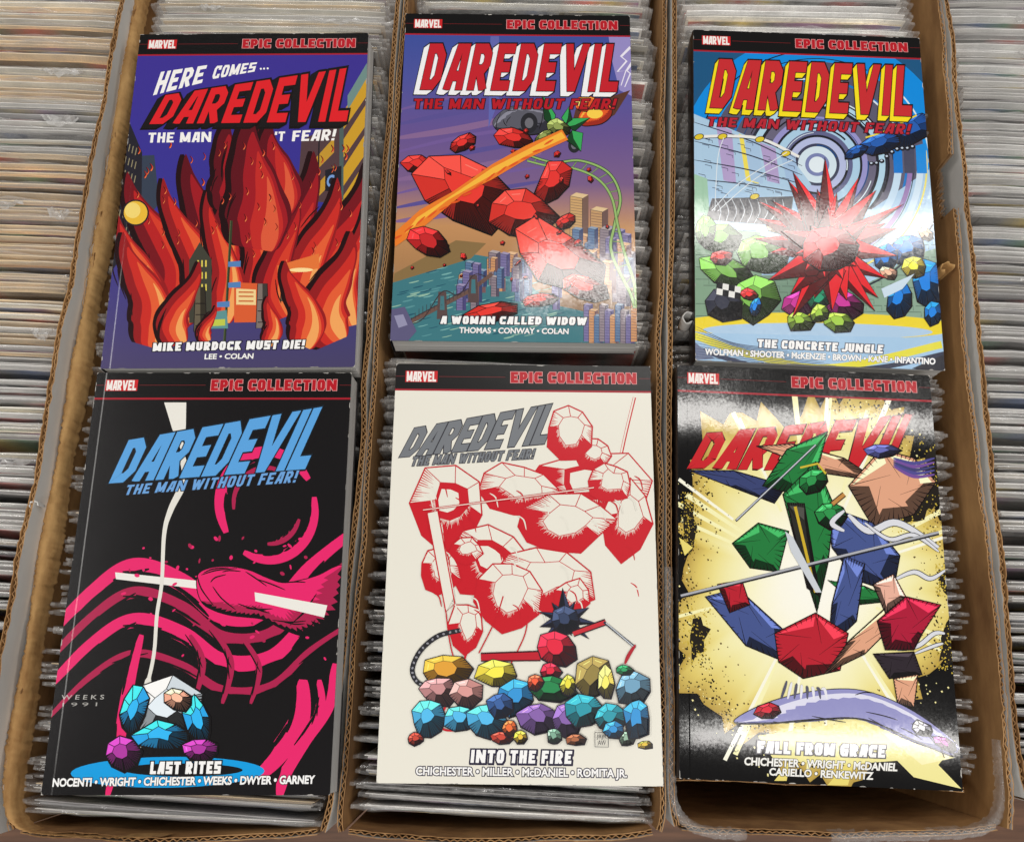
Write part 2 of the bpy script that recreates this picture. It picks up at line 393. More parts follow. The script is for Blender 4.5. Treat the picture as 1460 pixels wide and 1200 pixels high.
for bi in (1, 5, 2, 3, 4):
    Lw, Rw = BOXES[bi]
    y = {1: -.02, 2: -.0905, 3: -.0915, 4: -.062, 5: -.066}[bi]
    while y < .585:
        p = pick(weights(bi, y)); i = int(crng.integers(9))
        if i % 6 == 5 and crng.random() < .6: i -= 1
        xl, xr = lerp_path(Lw, y), lerp_path(Rw, y)
        slack = (xr - xl - .0044 - CW - .006) / 2
        ang = math.atan2(lerp_path(Rw, y + .05) - lerp_path(Rw, y - .05), .1)
        x = (xl + xr) / 2 + crng.uniform(-1, 1) * min(slack * .75, .0035) + {1: .0045, 5: -.002}.get(bi, 0)
        dz = -abs(crng.normal(0, .0016)); dz = dz - .004 if crng.random() < .06 else dz
        if covered(bi, y) and crng.random() < {2: .25, 3: .3, 4: .1}[bi]: dz -= crng.uniform(.004, .014)
        z = level(bi, y) - CH - .0022 + dz
        if not covered(bi, y) and bi in (1, 5): z += .0015 + crng.normal(0, .001)
        rot = (R(crng.normal(-1.2 if not covered(bi, y) else 0, .9)), 0, -ang + R(crng.normal(0, .25)))
        if bi in (2, 3) and y < -.06: rot = (R(crng.normal(0, .25)), 0, rot[2])
        near = (not covered(bi, y)) and y < .525 and not (bi == 1 and y < .0)
        if near and n_ind < 300:
            o = bpy.data.objects.new("bagged_comic", VAR[p][i]); o.location = (x, y, z); o.rotation_euler = rot
            COL.objects.link(o); tag(o, LAB[bi][1][p], "comic book", LAB[bi][0]); n_ind += 1
        else:
            V, F, MI, C = comic_geo(p, int(crng.integers(1e6)))
            Mx = Matrix.Translation((x, y, z)) @ Matrix.Rotation(rot[2], 4, 'Z') @ Matrix.Rotation(rot[0], 4, 'X')
            b = len(SV); A = np.array(Mx); VV = np.array(V) @ A[:3, :3].T + A[:3, 3]
            SV.extend(VV.tolist()); SF.extend([tuple(q + b for q in f) for f in F]); SMI.extend(MI); SC.extend((np.array(C) * crng.uniform(.55, 1.35)).tolist())
        y += {1: .0041, 5: .0041, 4: .0043 if not covered(4, y) else .0035}.get(bi, .0043) * (crng.uniform(.82, 1.2) if not covered(bi, y) else crng.uniform(.6, 1.5))
# crumpled bag tops that stand up and catch the lamps
M_flap = bag("crumpled_bag_flap", .12, .8, .1)
def crumple(target, du, L, Hh, seed):
    best = min((o for o in bpy.data.objects if o.name.startswith("bagged_comic") and o.type == 'MESH'), key=lambda o: (o.location.x - target[0]) ** 2 * .05 + (o.location.y - target[1]) ** 2)
    r = np.random.default_rng(seed); nx, ny = 11, 6; V, F = [], []
    for i in range(nx):
        u = i / (nx - 1)
        for j in range(ny):
            v = j / (ny - 1); e = math.sin(math.pi * u) ** .5
            V.append((du + (u - .5) * L + v * L * .14 + r.normal(0, .0007), -.001 - v * Hh * e + r.normal(0, .0008), CH + .0015 + .0035 * math.sin(v * 2.6) * e + r.normal(0, .0013)))
    for i in range(nx - 1):
        for j in range(ny - 1): p = i * ny + j; F.append((p, p + 1, p + ny + 1, p + ny))
    mesh_obj("bag_flap", V, F, M_flap, best)
for k, (tx, ty, du, L, Hh) in enumerate(((-.40, .385, .052, .024, .010), (-.40, .320, .030, .028, .006), (-.40, .318, .072, .014, .009), (-.40, .290, .010, .016, .004), (-.40, .43, .05, .03, .006), (-.42, .215, .075, .016, .008), (-.42, .13, .06, .03, .005),
                                         (.42, .275, -.02, .03, .007), (.42, .262, -.045, .02, .006), (.42, .40, .0, .03, .006), (.42, .45, -.03, .02, .005), (.42, .20, -.03, .03, .005), (.42, .12, -.04, .02, .004), (.22, .485, -.03, .03, .005), (.22, .475, .03, .02, .004), (-.19, .475, .06, .06, .003), (-.19, .49, -.05, .02, .003))): crumple((tx, ty), du, L, Hh, k)
so = mesh_obj("bagged_comics", SV, SF, [M_paper, M_bag], None, SMI, SC)
tag(so, "bagged comics packed under and beside the books, only their ends showing", "comics", kind="stuff")
print("individual comics", n_ind)
# the cardboard divider under the front of the action book
dv = empty("cardboard_divider", (.1905, -.0715, -.285), (0, 0, R(-2)))
tag(dv, "upright brown cardboard divider in front of the comics in the taped box", "divider")
wall("sheet", [(-.089, 0), (.089, 0)], 0, .2815, dv, 1, th=.003)
# ------------------------------------------------------------------ printed covers
BW, BH, BT = .168, .259, .022
def homog(src):
    dst = [(0, 0), (1, 0), (1, 1), (0, 1)]; A = []; b = []
    for (x, y), (u, v) in zip(src, dst):
        A += [[x, y, 1, 0, 0, 0, -u * x, -u * y], [0, 0, 0, x, y, 1, -v * x, -v * y]]; b += [u, v]
    return np.append(np.linalg.solve(np.array(A, float), np.array(b, float)), 1).reshape(3, 3)
def catmull(P, n=7, closed=True):
    P = np.asarray(P, float); m = len(P); out = []
    for i in range(m if closed else m - 1):
        g = (lambda k: P[k % m]) if closed else (lambda k: P[min(max(k, 0), m - 1)])
        p0, p1, p2, p3 = g(i - 1), g(i), g(i + 1), g(i + 2)
        for t in np.arange(n) / n:
            out.append(.5 * (2 * p1 + (p2 - p0) * t + (2 * p0 - 5 * p1 + 4 * p2 - p3) * t * t + (3 * p1 - p0 - 3 * p2 + p3) * t ** 3))
    if not closed: out.append(P[-1])
    return np.array(out)
def area2(P): x, y = P[:, 0], P[:, 1]; return np.sum(x * np.roll(y, -1) - np.roll(x, -1) * y)
def clip_axis(T, ax, lim, sgn):
    out = []; n = len(T)
    for i in range(n):
        a, b = T[i], T[(i + 1) % n]; da, db = sgn * (a[ax] - lim), sgn * (b[ax] - lim)
        if da <= 0: out.append(a)
        if (da < 0 < db) or (db < 0 < da): t = da / (da - db); out.append(a + (b - a) * t)
    return out

class Cover:
    """flat printed ink: every shape is a thin layer laid over the ones below it, in page units of the sketch"""
    STEP = 2e-6
    def __init__(s, corners, seed):
        s.H = homog(corners); s.V = []; s.C = []; s.F = []; s.boxes = np.zeros((0, 4)); s.lev = np.zeros(0, int); s.r = np.random.default_rng(seed)
        s.Hi = np.linalg.inv(s.H)
    def uv(s, P):
        P = np.asarray(P, float); q = np.c_[P, np.ones(len(P))] @ s.H.T; return q[:, :2] / q[:, 2:]
    def page(s, P):
        P = np.asarray(P, float); q = np.c_[P, np.ones(len(P))] @ s.Hi.T; return q[:, :2] / q[:, 2:]
    def faces(s, P, F, C, uv=False):
        """P points, F index polygons (convex), C colours per point (0-255)"""
        U = np.asarray(P, float) if uv else s.uv(P); C = np.asarray(C, float)
        if C.ndim == 1: C = np.tile(C, (len(U), 1))
        D = np.c_[U, C]; out = []
        for f in F:
            T = [D[i] for i in f]; Q = np.array(T)
            if Q[:, 0].min() < 0 or Q[:, 0].max() > 1 or Q[:, 1].min() < 0 or Q[:, 1].max() > 1:
                for ax, lim, sg in ((0, 0, -1), (0, 1, 1), (1, 0, -1), (1, 1, 1)):
                    T = clip_axis(T, ax, lim, sg)
                    if len(T) < 3: break
                if len(T) < 3: continue
            Q = np.array(T); a = area2(Q[:, :2])
            if abs(a) < 1e-9: continue
            out.append(Q if a < 0 else Q[::-1])
        if not out: return
        A = np.concatenate(out); bb = np.array([A[:, 0].min(), A[:, 1].min(), A[:, 0].max(), A[:, 1].max()])
        hit = (s.boxes[:, 0] < bb[2]) & (s.boxes[:, 2] > bb[0]) & (s.boxes[:, 1] < bb[3]) & (s.boxes[:, 3] > bb[1])
        lv = int(s.lev[hit].max()) + 1 if hit.any() else 1
        s.boxes = np.vstack([s.boxes, bb]); s.lev = np.append(s.lev, lv)
        for Q in out:
            b = len(s.V)
            for q in Q:
                s.V.append(((q[0] - .5) * BW, (.5 - q[1]) * BH, lv * s.STEP)); s.C.append(lin(np.clip(q[2:], 0, 255)))
            s.F.append(tuple(range(b, b + len(Q))))
    def poly(s, P, c, uv=False):
        P = np.asarray(P, float)
        F = tessellate_polygon([[Vector((x, y, 0)) for x, y in P]])
        s.faces(P, F, c, uv)
    def strip(s, A, B, c):
        n = len(A); s.faces(np.r_[A, B], [(i, i + 1, n + i + 1, n + i) for i in range(n - 1)], c)
    def line(s, P, w, c, closed=False, w1=None):
        P = np.asarray(P, float)
        if closed: P = np.vstack([P, P[:1]])
        n = len(P); T = np.gradient(P, axis=0) if n > 2 else np.tile(P[1] - P[0], (2, 1))
        if closed: T[0] = T[-1] = P[1] - P[-2]
        T /= np.maximum(np.linalg.norm(T, axis=1), 1e-9)[:, None]; N_ = np.stack([-T[:, 1], T[:, 0]], 1)
        ww = np.asarray(w, float) if np.ndim(w) else np.linspace(w, w if w1 is None else w1, n)
        if closed and np.ndim(w): ww = np.append(ww, ww[0])
        s.strip(P + N_ * ww[:, None] / 2, P - N_ * ww[:, None] / 2, c)
    def curve(s, P, w, c, w1=None, n=8): s.line(catmull(P, n, False), w, c, w1=w1)
    def brush(s, P, w, c, n=8):
        """a stroke that swells in the middle"""
        Q = catmull(P, n, False); t = np.linspace(0, 1, len(Q)); s.line(Q, w * np.sin(np.pi * (.06 + .88 * t)) ** .6, c)
    def quad(s, a, b, c, d, cols): s.faces([a, b, c, d], [(0, 1, 2, 3)], cols)
    def ell(s, cx, cy, rx, ry, c, rot=0, n=40):
        a = np.linspace(0, 2 * np.pi, n, endpoint=False); x, y = rx * np.cos(a), ry * np.sin(a); k = np.deg2rad(rot)
        s.poly(np.c_[cx + x * np.cos(k) - y * np.sin(k), cy + x * np.sin(k) + y * np.cos(k)], c)
    def ring(s, cx, cy, r0, r1, c, a0=0, a1=360, n=72, sy=1.):
        a = np.deg2rad(np.linspace(a0, a1, n)); d = np.c_[np.cos(a), np.sin(a) * sy]; ctr = np.array([cx, cy]); s.strip(ctr + d * r0, ctr + d * r1, c)
    def blob(s, cx, cy, rx, ry, rot=0, k=9, amp=.14):
        a = np.linspace(0, 2 * np.pi, k, endpoint=False) + s.r.uniform(0, 1); q = 1 + s.r.uniform(-amp, amp, k)
        x, y = rx * np.cos(a) * q, ry * np.sin(a) * q; t = np.deg2rad(rot)
        return np.c_[cx + x * np.cos(t) - y * np.sin(t), cy + x * np.sin(t) + y * np.cos(t)]
    def form(s, P, c, dark, light=None, ink=(22, 15, 16), w=3., sh=(.5, .85), depth=.3, facet=False, black=.0, hatch=0):
        """an inked solid: flat colour, feathered shade on one side, light edge on the other, contour of varying weight"""
        P = np.asarray(P, float)
        Q = catmull(P, 6) if not facet else np.concatenate([np.linspace(P[i], P[(i + 1) % len(P)], 6, endpoint=False) for i in range(len(P))])
        if area2(Q) < 0: Q = Q[::-1]
        s.poly(Q, c); n = len(Q)
        T = np.roll(Q, -1, 0) - np.roll(Q, 1, 0); T /= np.maximum(np.linalg.norm(T, axis=1), 1e-9)[:, None]; N_ = np.c_[T[:, 1], -T[:, 0]]
        d = np.array(sh, float); d /= np.linalg.norm(d); size = math.sqrt(abs(area2(Q)) / 2); ctr = Q.mean(0)
        k = np.clip(N_ @ d, 0, 1)
        def crescent(dep, jag, col, side=1, off=0.):
            kk = np.clip(side * (N_ @ d), 0, 1) ** .8
            jg = 1 + jag * np.where(np.arange(n) % 2 == 0, 1, -1) * s.r.uniform(.3, 1, n)
            A = Q + (ctr - Q) * (off * kk)[:, None]; B = Q + (ctr - Q) * ((off + dep * jg) * kk)[:, None]
            i0 = [i for i in range(n) if kk[i] > .05]
            for i in range(n):
                j = (i + 1) % n
                if kk[i] > .03 or kk[j] > .03: pass
            idx = [(i, (i + 1) % n) for i in range(n) if max(kk[i], kk[(i + 1) % n]) > .03]
            s.faces(np.r_[A, B], [(i, j, n + j, n + i) for i, j in idx], col)
        crescent(depth * 1.7, .22, dark)
        if black > 0: crescent(black, .45, ink)
        if light is not None: crescent(depth * .55, .25, light, -1, .16)
        s.line(Q, w * (.55 + .9 * k), ink, closed=True)
        for _ in range(hatch):
            i = s.r.integers(n); p = Q[i] + (ctr - Q[i]) * s.r.uniform(.1, .55); L = size * s.r.uniform(.1, .28); a = s.r.uniform(-.4, .4)
            t = np.array([T[i][0] * math.cos(a) - T[i][1] * math.sin(a), T[i][0] * math.sin(a) + T[i][1] * math.cos(a)])
            s.brush([p - t * L, p + (p - ctr) * .06, p + t * L], w * .9, ink, 4)
    def crystal(s, cx, cy, rx, ry, rot, c, ink=(22, 15, 16), w=3., k=None, li=(-.45, -.9), lo=.34, hi=1.45, hatch=True):
        """a faceted stone: rim facets round a table facet, three printed tones, inked edges, hatching on the dark side"""
        k = k or int(s.r.integers(7, 10)); O = s.blob(cx, cy, rx, ry, rot, k, .16)
        l = np.array(li) / np.hypot(*li); off = -l * min(rx, ry) * -.16; I = (O - [cx, cy]) * (.42 + s.r.uniform(-.1, .1, k))[:, None] + [cx, cy] + off
        c = np.array(c, float); ctr = np.array([cx, cy])
        for i in range(k):
            j = (i + 1) % k; m = (O[i] + O[j]) / 2 - ctr; m /= np.linalg.norm(m); q = m @ l
            tone = hi if q > .55 else (1.08 if q > .1 else (.74 if q > -.45 else lo)); col = np.clip(c * tone + (18 if tone == hi else 0), 0, 255)
            s.poly([O[i], O[j], I[j], I[i]], col)
            if hatch and q < .25:
                n = int(3 + np.linalg.norm(O[i] - O[j]) / 12)
                for t in np.linspace(.08, .92, n):
                    a, b = O[i] + (O[j] - O[i]) * t, I[i] + (I[j] - I[i]) * t; f = s.r.uniform(.25, .6) + (.3 if q < -.45 else 0)
                    s.line([a, a + (b - a) * f], w * .95, ink, w1=.3)
            elif hatch and q > .55 and s.r.random() < .5:
                a, b = O[i] * .6 + I[i] * .4, O[j] * .6 + I[j] * .4; s.line([a * .8 + b * .2, a * .25 + b * .75], w * .8, np.clip(c * 1.9 + 40, 0, 255))
        s.poly(I, np.clip(c * 1.16 + 6, 0, 255))
        for i in range(k):
            s.line([O[i], I[i]], w * .5, ink); s.line([I[i], I[(i + 1) % k]], w * .42, ink)
        s.line(O, [w * (1.5 if (p - ctr) @ l < 0 else .8) for p in O], ink, closed=True)
    def heap(s, L, c, **k):
        for (cx, cy, rx, ry, rot) in L: s.crystal(cx, cy, rx, ry, rot, c, **k)
    def shard(s, base, tip, w, c, ink=(22, 15, 16), lw=3.):
        b, t = np.array(base, float), np.array(tip, float); d = t - b; L = np.linalg.norm(d); d /= L; n = np.array([-d[1], d[0]]); c = np.array(c, float)
        m = b + d * L * .3; A, B = m + n * w / 2, m - n * w / 2; mid = b + d * L * .36 + n * w * .1
        s.poly([b, A, t, mid], np.clip(c * (1.3 if A[1] < B[1] else .5), 0, 255)); s.poly([b, mid, t, B], np.clip(c * (.5 if A[1] < B[1] else 1.3), 0, 255))
        for q in np.linspace(.2, .85, 7):
            e = (A if A[1] > B[1] else B); p = e + (t - e) * q; s.line([p, p + ((mid + (t - mid) * q) - p) * .5], lw * .8, ink, w1=.3)
        s.line([b, mid, t], lw * .5, ink); s.line([b, A, t, B], lw, ink, closed=True)
    def burst(s, cx, cy, r0, r1, n, w, c, a0=0, a1=360, **k):
        for a in np.deg2rad(np.linspace(a0, a1, n, endpoint=False)):
            a += s.r.uniform(-.12, .12); r = s.r.uniform(r0, r1); s.shard((cx, cy), (cx + r * math.cos(a), cy + r * math.sin(a)), w * s.r.uniform(.7, 1.3), c, **k)
    def flame(s, P, w, cols, ink=(34, 10, 14), lw=4.):
        """a curling tongue of fire: nested tones, thick at the foot and drawn out to a point"""
        Q = catmull(P, 9, False); n = len(Q); T = np.gradient(Q, axis=0); T /= np.linalg.norm(T, axis=1)[:, None]; N_ = np.c_[-T[:, 1], T[:, 0]]; t = np.linspace(0, 1, n)
        for j, (c, f, cut) in enumerate(zip([ink] + list(cols), (1.0, .94, .70, .46, .24), (1.0, .985, .86, .70, .5))):
            tt = np.clip(t / cut, 0, 1); ww = w * f * np.minimum(1, .25 + 3.2 * tt) ** .6 * (1 - tt) ** .85; ww[tt >= 1] = 0
            ww += 0 if j else lw; ww = ww * (1 + .04 * np.sin(t * 23 + j)); sh = N_ * (w * .05 * j)
            m = tt < 1; s.strip((Q + N_ * ww[:, None] / 2 + sh)[m], (Q - N_ * ww[:, None] / 2 + sh)[m], c)
        for _ in range(4):
            q = s.r.uniform(.1, .6); i = int(q * n); s.brush([Q[i] - N_[i] * w * .3, Q[min(n - 1, i + 5)] - N_[i] * w * .26, Q[min(n - 1, i + 10)] - N_[min(n - 1, i + 10)] * w * .18], lw * 1.1, ink, 4)
    def ribbon(s, P, w, c, ink=(22, 15, 16), lw=3., taper=.9, dark=.42, light=1.4):
        """a streamer of cloth: lit upper edge, feathered dark lower edge, fold lines, inked outline"""
        Q = catmull(P, 9, False); n = len(Q); T = np.gradient(Q, axis=0); T /= np.linalg.norm(T, axis=1)[:, None]; N_ = np.c_[-T[:, 1], T[:, 0]]; t = np.linspace(0, 1, n)
        ww = w * (np.sin(np.pi * (.06 + .9 * t)) ** .6 * taper + (1 - taper)) * (1 + .16 * np.sin(t * 17 + s.r.uniform(0, 6))); c = np.array(c, float)
        sg = np.where(N_[:, 1] > 0, 1., -1.); sg = np.convolve(np.pad(sg, 4, mode='edge'), np.ones(9) / 9, 'valid')
        at = lambda f: Q + N_ * (ww / 2 * f)[:, None] if np.ndim(f) else Q + N_ * (ww / 2)[:, None] * f
        s.strip(at(1.), at(-1.), c)
        j = s.r.uniform(.75, 1.25, n) * np.where(np.arange(n) % 2, 1.15, .85)
        s.strip(at(sg), at(sg * (.3 * j)), np.clip(c * dark, 0, 255)); s.strip(at(sg), at(sg * (.72 * np.minimum(j, 1.1))), np.array(ink, float))
        s.strip(at(-sg * .84), at(-sg * (.5 + .1 * j)), np.clip(c * light + 24, 0, 255))
        for _ in range(int(3 + n / 9)):
            i = s.r.integers(2, n - 3); a = Q[i] + N_[i] * ww[i] * .45 * s.r.choice([-1, 1]); s.brush([a, Q[i] + T[i] * w * .15, Q[i] + T[i] * w * .4], lw * 1.3, ink, 4)
        s.line(np.r_[at(1.), at(-1.)[::-1]], lw, ink, closed=True)
    def cloud(s, L, c, dark, light, **k):
        for (cx, cy, rx, ry, rot) in L: s.form(s.blob(cx, cy, rx, ry, rot, s.r.integers(7, 11), .12), c, dark, light, **k)
    def speckle(s, x0, y0, x1, y1, n, c, size=2.2, mask=None):
        P, F = [], []
        for _ in range(n):
            x, y = s.r.uniform(x0, x1), s.r.uniform(y0, y1)
            if mask and not mask(x, y): continue
            q = size * s.r.uniform(.4, 1.5); b = len(P); P += [(x - q, y - q * .5), (x + q * .3, y - q), (x + q, y + q * .2), (x, y + q)]; F.append((b, b + 1, b + 2, b + 3))
        if P: s.faces(P, F, c)
    # ---------------- lettering
    def text(s, body, q, c, bold=.03, ol=None, oc=None, shadow=None, stretch=True):
        """q = corners TL TR BR BL of the line of capitals"""
        cu = bpy.data.curves.new("t", 'FONT'); cu.body = body; cu.size = 1; cu.resolution_u = 3
        ob = bpy.data.objects.new("t", cu)
        def geo(off):
            cu.offset = off; me = ob.to_mesh(); V = np.array([v.co[:2] for v in me.vertices]); F = [tuple(p.vertices) for p in me.polygons]; ob.to_mesh_clear(); return V, F
        V0, _ = geo(0); x0, x1 = V0[:, 0].min(), V0[:, 0].max(); capH = .686
        q = np.asarray(q, float)
        def put(off, col, dx=0, dy=0):
            V, F = geo(off); u = (V[:, 0] - x0) / (x1 - x0); v = V[:, 1] / capH
            P = (q[3] + np.outer(u, q[2] - q[3])) * (1 - v)[:, None] + (q[0] + np.outer(u, q[1] - q[0])) * v[:, None]
            s.faces(P + np.array([dx, dy]), F, col)
        if shadow: put(bold + .01, shadow[2], shadow[0], shadow[1])
        if ol: put(bold + ol, oc)
        put(bold, c)
        bpy.data.objects.remove(ob); bpy.data.curves.remove(cu)
    GL = None
    def logo(s, body, q, c, t=.2, ol=.035, oc=(24, 18, 18), ext=None, ec=None, rough=0, gap=.08, ow=None, ink2=.03):
        """heavy block capitals drawn as thick strokes, fitted into the corners q; ext = the drop of their block side"""
        q = np.asarray(q, float); x = 0; G = []
        for ch in body:
            if ch == ' ': x += .32; continue
            g, wd = glyph(ch, t); G += [[(px + x, py) for px, py in st] for st in g]; x += wd + gap
        tot = x - gap
        def put(grow, col, dx=0, dy=0, lo=0., hi=1.):
            P, F = [], []
            for st in G:
                A = np.asarray(st, float); clo = np.allclose(A[0], A[-1])
                if clo: A = A[:-1]
                n = len(A); h = t / 2 + grow
                for i in range(n if clo else n - 1):
                    a, b = A[i], A[(i + 1) % n]; d = (b - a); Ld = np.linalg.norm(d); d = d / Ld; nn = np.array([-d[1], d[0]])
                    def off(k, prev, nxt, sgn):
                        if prev is None: return nn * h * sgn - d * grow
                        if nxt is None: return nn * h * sgn + d * grow
                        d0 = (k - prev) / np.linalg.norm(k - prev); d1 = (nxt - k) / np.linalg.norm(nxt - k)
                        n0, n1 = np.array([-d0[1], d0[0]]), np.array([-d1[1], d1[0]]); m = n0 + n1; m /= np.linalg.norm(m)
                        return m * h / max(.5, m @ n0) * sgn
                    pr = A[i - 1] if (clo or i > 0) else None
                    nx = A[(i + 2) % n] if (clo or i + 2 < n) else None
                    Pq = [a + off(a, pr, b, 1), b + off(b, a, nx, 1), b + off(b, a, nx, -1), a + off(a, pr, b, -1)]
                    T = Pq
                    for ax, lim, sg in ((1, -grow, -1), (1, 1 + grow, 1)):
                        T = clip_axis(T, ax, lim, sg)
                        if len(T) < 3: break
                    if len(T) < 3: continue
                    T = np.array(T)
                    if rough: T = T + s.r.normal(0, rough, T.shape)
                    u = T[:, 0] / tot; v = T[:, 1]
                    W_ = (q[3] + np.outer(u, q[2] - q[3])) * (1 - v)[:, None] + (q[0] + np.outer(u, q[1] - q[0])) * v[:, None]
                    # every stroke on its own layer
                    s.faces(W_ + np.array([dx, dy]), [tuple(range(len(W_)))], col)
        if ext:
            K = 7
            for k in range(K, -1, -1): put(ol + ink2, oc, ext[0] * k / K, ext[1] * k / K)
            for k in range(K, 0, -1): put(ol * .6, ec, ext[0] * k / K, ext[1] * k / K)
        put(ol, oc)
        if ow: put(ol * .45, ow)
        put(0, c)
    def wear(s):
        """rubbed edges and corners of the card, where the white core shows"""
        for _ in range(34):
            e = s.r.integers(4); p = s.r.uniform(.0, 1); L = s.r.uniform(.004, .035); q = s.r.uniform(.0012, .0034); c = np.array((206, 202, 196)) * s.r.uniform(.7, 1.05)
            if e < 2: s.poly([(p, e), (p + L, e), (p + L * .7, abs(e - q * .65)), (p + L * .2, abs(e - q * .5))], c, uv=True)
            else: s.poly([(e - 2, p), (e - 2, p + L * .65), (abs(e - 2 - q), p + L * .5), (abs(e - 2 - q * .7), p + L * .1)], c, uv=True)
        for cx_, cy_ in ((0, 0), (1, 0), (1, 1), (0, 1)):
            k = s.r.uniform(.004, .010); s.poly([(cx_, cy_), (abs(cx_ - k), cy_), (abs(cx_ - k * .3), abs(cy_ - k * .25)), (cx_, abs(cy_ - k * .7))], (196, 192, 186), uv=True)
    def header(s):
        blk = (15, 14, 15); U = lambda *p: s.page(p)
        s.poly([(0, 0), (1, 0), (1, .0665), (0, .0665)], blk, uv=True)
        s.poly([(0, .0665), (1, .0665), (1, .0715), (0, .0715)], (166, 28, 44), uv=True)
        for a, b in ((0, .036), (.17, .43), (.955, 1)):
            s.poly([(a, .0325), (b, .0325), (b, .0338), (a, .0338)], (120, 30, 34), uv=True)
        s.poly([(.038, .0185), (.164, .0185), (.164, .0485), (.038, .0485)], (205, 36, 40), uv=True)
        q = lambda x0, y0, x1, y1: U((x0, y0), (x1, y0), (x1, y1), (x0, y1))
        s.logo("MARVEL", q(.043, .0200, .159, .0470), (246, 240, 236), t=.22, ol=0, oc=(246, 240, 236), gap=.05)
        s.logo("EPIC COLLECTION", q(.452, .0185, .944, .0475), (184, 24, 38), t=.25, ol=.045, oc=(226, 158, 158), gap=.12)

def glyph(ch, t):
    a = t / 2; w = .56; b = w - a; to = 1 - a; m = .5; k = .13
    G = {
    'D': ([[(a, a), (b - k, a), (b, a + k * 1.3), (b, to - k * 1.3), (b - k, to), (a, to), (a, a)]], w),
    'A': ([[(a * .8, 0), (w * .5, 1)], [(b, 0), (b, 1)], [(w * .46, to), (b, to)], [(w * .3, .3), (b, .3)]], w),
    'R': ([[(a, 0), (a, 1)], [(a, to), (b - k * .8, to), (b, to - k), (b, .5 + k * .5), (b - k * .8, .44), (a, .44)], [(w * .45, .46), (b + .02, 0)]], w + .02),
    'E': ([[(a, 0), (a, 1)], [(a, to), (w * .93, to)], [(a, .5), (w * .8, .5)], [(a, a), (w * .93, a)]], w * .93),
    'V': ([[(a, 1.02), (.36, -.02)], [(.36, -.02), (.72 - a, 1.02)]], .72),
    'W': ([[(a, 1.02), (.28, -.02)], [(.28, -.02), (.46, .9)], [(.46, .9), (.64, -.02)], [(.64, -.02), (.92 - a, 1.02)]], .92),
    'U': ([[(a, 1), (a, a + k), (a + k * .8, a), (b - k * .8, a), (b, a + k), (b, 1)]], w),
    'K': ([[(a, 0), (a, 1)], [(a, .42), (b, 1.02)], [(w * .42, .5), (b + .03, -.02)]], w + .04),
    'J': ([[(b, 1), (b, a + k), (b - k, a), (a, a), (a * .6, .3)]], w * .9),
    '!': ([[(a, .34), (a, 1)], [(a, 0), (a, .2)]], t),
    "'": ([[(a, .66), (a, 1)]], t),
    'I': ([[(a, 0), (a, 1)]], t),
    'L': ([[(a, 0), (a, 1)], [(a, a), (w * .9, a)]], w * .9),
    'P': ([[(a, 0), (a, 1)], [(a, to), (b - k * .6, to), (b, to - k), (b, .42 + k), (b - k * .6, .42), (a, .42)]], w),
    'C': ([[(w, to), (a + k * .6, to), (a, to - k), (a, a + k), (a + k * .6, a), (w, a)], [(b, to - .01), (b, .66)], [(b, a + .01), (b, .34)]], w),
    'O': ([[(a + k * .5, a), (b - k * .5, a), (b, a + k), (b, to - k), (b - k * .5, to), (a + k * .5, to), (a, to - k), (a, a + k), (a + k * .5, a)]], w),
    'T': ([[(0, to), (w, to)], [(w / 2, 0), (w / 2, 1)]], w),
    'N': ([[(a, 0), (a, 1)], [(.72 - a, 0), (.72 - a, 1)], [(a, 1), (.72 - a, 0)]], .72),
    'M': ([[(a, 0), (a, 1)], [(w * 1.35 - a, 0), (w * 1.35 - a, 1)], [(a, 1), (w * .675, .1)], [(w * .675, .1), (w * 1.35 - a, 1)]], w * 1.35),
    'F': ([[(a, 0), (a, 1)], [(a, to), (w * .92, to)], [(a, .5), (w * .8, .5)]], w * .9),
    'H': ([[(a, 0), (a, 1)], [(b, 0), (b, 1)], [(a, .5), (b, .5)]], w),
    'G': ([[(w, to), (a + k * .6, to), (a, to - k), (a, a + k), (a + k * .6, a), (b, a), (b, .48), (w * .5, .48)], [(b, to - .01), (b, .68)]], w),
    'S': ([[(w, to), (a, to), (a, .5), (b, .5), (b, a), (0, a)]], w),
    }
    return G[ch]

